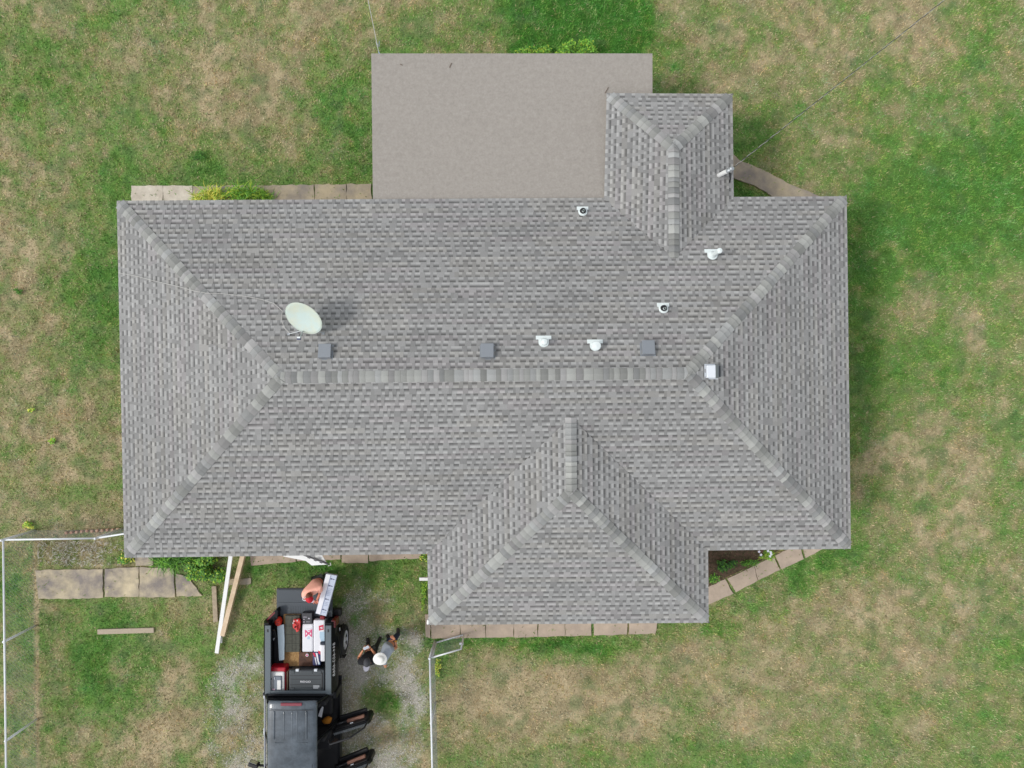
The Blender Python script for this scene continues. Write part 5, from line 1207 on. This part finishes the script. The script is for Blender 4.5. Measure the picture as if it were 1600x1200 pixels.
n = 28; prof = [(.175, .030), (.172, .040), (.115, .045), (.108, .060), (.102, .085), (.070, .100), (.0, .104)]; vs = []
for (rr_, zz) in prof:
    for k in range(n):
        t = 2 * math.pi * k / n; wv = .012 * math.cos(2 * t) if rr_ > .16 else 0; vs.append(hc + Vector((rr_ * math.cos(t), rr_ * .88 * math.sin(t), zz + wv + (.02 if rr_ < .09 else 0))))
mb.add(vs, [(a * n + k, a * n + (k + 1) % n, (a + 1) * n + (k + 1) % n, (a + 1) * n + k) for a in range(len(prof) - 1) for k in range(n)])
ht = mb.build('hat', mat('white_straw', srgb(248, 247, 240), .7, .05, 40, .2, 90), pB_, smooth=True)
MB().tube([hc + Vector((.101 * math.cos(2 * math.pi * k / 20), .09 * math.sin(2 * math.pi * k / 20), .056)) for k in range(21)], .007, 6).build('hat_band', mat('cream_band', srgb(214, 208, 186), .7), ht)
MB().ell(g['head'], fB[2], fB[0], fB[1], .084, .103, .118, 16, 10, fn=lambda q: [q[0], min(q[1], .3), q[2]]).build('hair', M_HAIR, pB_, smooth=True)
wd_ = (g['wrr'] - g['elr']).normalized(); wc = g['wrr'] - wd_ * .03; sd = wd_.cross(Z).normalized(); up_ = sd.cross(wd_)
MB().tube([wc + (sd * math.cos(2 * math.pi * k / 12) + up_ * math.sin(2 * math.pi * k / 12)) * .034 for k in range(13)], .009, 6).ell(wc + sd * .036, sd, wd_, up_, .012, .022, .022, 10, 6).build('watch', mat('gold', srgb(214, 168, 40), .3, metal=.7), pB_)
# bending man in salmon shirt at the tailgate
g = dict(head=V3(483.5, 933, 1.52), neck=V3(484.5, 929.5, 1.44), chest=V3(487.5, 921.5, 1.28), hip=V3(497.5, 907.5, .93))
g.update(shl=V3(475, 926.5, 1.34), shr=V3(500, 917.5, 1.36), ell=V3(478, 938, 1.15), elr=V3(499.5, 929, 1.14), wrl=V3(489, 938.5, 1.06), wrr=V3(495, 938, 1.08))
g.update(knl=V3(495, 908, .50), knr=V3(505, 904, .50), anl=V3(499, 901.5, .09), anr=V3(510, 897.5, .09)); g.update(toel=g['anl'] + Vector((-.02, -.15, -.04)), toer=g['anr'] + Vector((.02, -.15, -.04)))
pC_, fC = person('man in a salmon shirt and red cap leaning over the open tailgate', g, mat('ruddy_skin', srgb(206, 128, 104), .6), mat('salmon_tshirt', srgb(255, 186, 164), .85, .10, 8), mat('dark_green_shorts', (.022, .030, .024), .85), mat('pale_trainer', srgb(160, 158, 150), .7), (.25, -.8, -.75), (.1, -.5, .9), .62,
       [(g['wrl'], (.8, -.4, 0), (-.3, -.8, 0), Z, .6, 1.05), (g['wrr'], (.55, -.75, 0), (-.6, -.4, 0), Z, .6, 1.1)])
hc = g['head']; f, u, r_ = fC
MB().ell(hc - f * .012 + u * .004, r_, f, u, .085, .104, .118, 20, 12, fn=lambda q: [q[0], min(q[1], .55), q[2]]).build('hair', mat('brown_hair', srgb(120, 74, 52), .8), pC_, smooth=True)
cp = MB().ell(hc + u * .03 + f * .01, r_, f, u, .094, .112, .115, 20, 12, fn=lambda q: [q[0], q[1], max(q[2], .0)]).build('cap', mat('red_cap', srgb(200, 24, 44), .7, .08, 20), pC_, smooth=True)
MB().extr([hc + r_ * (.075 * math.cos(t)) + f * (.09 + .11 * math.sin(t)) + u * .035 for t in [math.pi * k / 10 for k in range(11)]], u * .008).build('brim', mat('white_red_brim', srgb(226, 206, 214), .8), cp)
tag(MB().tube([P(476 + 2.9 * math.cos(2 * math.pi * k / 20), 935.5 + 2.9 * math.sin(2 * math.pi * k / 20), 1.38) for k in range(21)], .011, 6).build('ring', M_WRAP, smooth=True), 'small white ring of tape carried at the shoulder of the man in salmon', 'tape ring')
# long carton
ca_, cb_ = [P(509.5, 896.5, 1.30), P(527, 899.5, 1.30), P(510.5, 963.5, 1.16), P(492.5, 958, 1.16)], None
dn = Vector((-.10, .0, -.12))
carton = tag(MB().extr([P(509.5, 896.5, 1.27), P(526.5, 899.5, 1.25), P(509.5, 963, 1.12), P(493, 958.5, 1.14)], (0, 0, -.10)).build('carton', mat('white_blue_carton', srgb(196, 204, 220), .55, .05, 3), bevel=.006), 'long white printed carton being slid over the open tailgate', 'carton')
ctop = [P(509.5, 896.5, 1.272), P(526.5, 899.5, 1.252), P(509.5, 963, 1.122), P(493, 958.5, 1.142)]
def onc(u_, v_, h=.002): return ctop[0].lerp(ctop[1], u_).lerp(ctop[3].lerp(ctop[2], u_), v_) + Z * h
def ctile(u0, v0, u1, v1, m, h=.002, nm='print'): return MB().extr([onc(u0, v0, h), onc(u1, v0, h), onc(u1, v1, h), onc(u0, v1, h)], (0, 0, -.002)).build(nm, m, carton)
ctile(.03, .01, .42, .99, M_WRAP, .0025, 'white_panel'); ctile(.43, .02, .50, .98, mat('grey_fold', srgb(150, 160, 184), .6), .0022, 'fold')
M_INK = mat('dark_blue_ink', srgb(70, 76, 104), .6)
for v_ in (.10, .27, .60, .86):
    MB().extr([onc(.58 + .09 * math.cos(t) * (1), v_ + .016 * math.sin(t), .003) for t in [2 * math.pi * k / 10 for k in range(10)]], (0, 0, -.002)).build('emblem', M_INK, carton)
    for q in range(3): ctile(.70 + q * .07, v_ - .010 + .004 * q, .745 + q * .07, v_ + .012, M_INK, .003, 'glyph')
for v_ in (.34, .38, .42, .46, .50, .67, .71, .75, .92): ctile(.56, v_, .90, v_ + .008, mat('pale_ink', srgb(160, 172, 196), .6), .003, 'print_line')
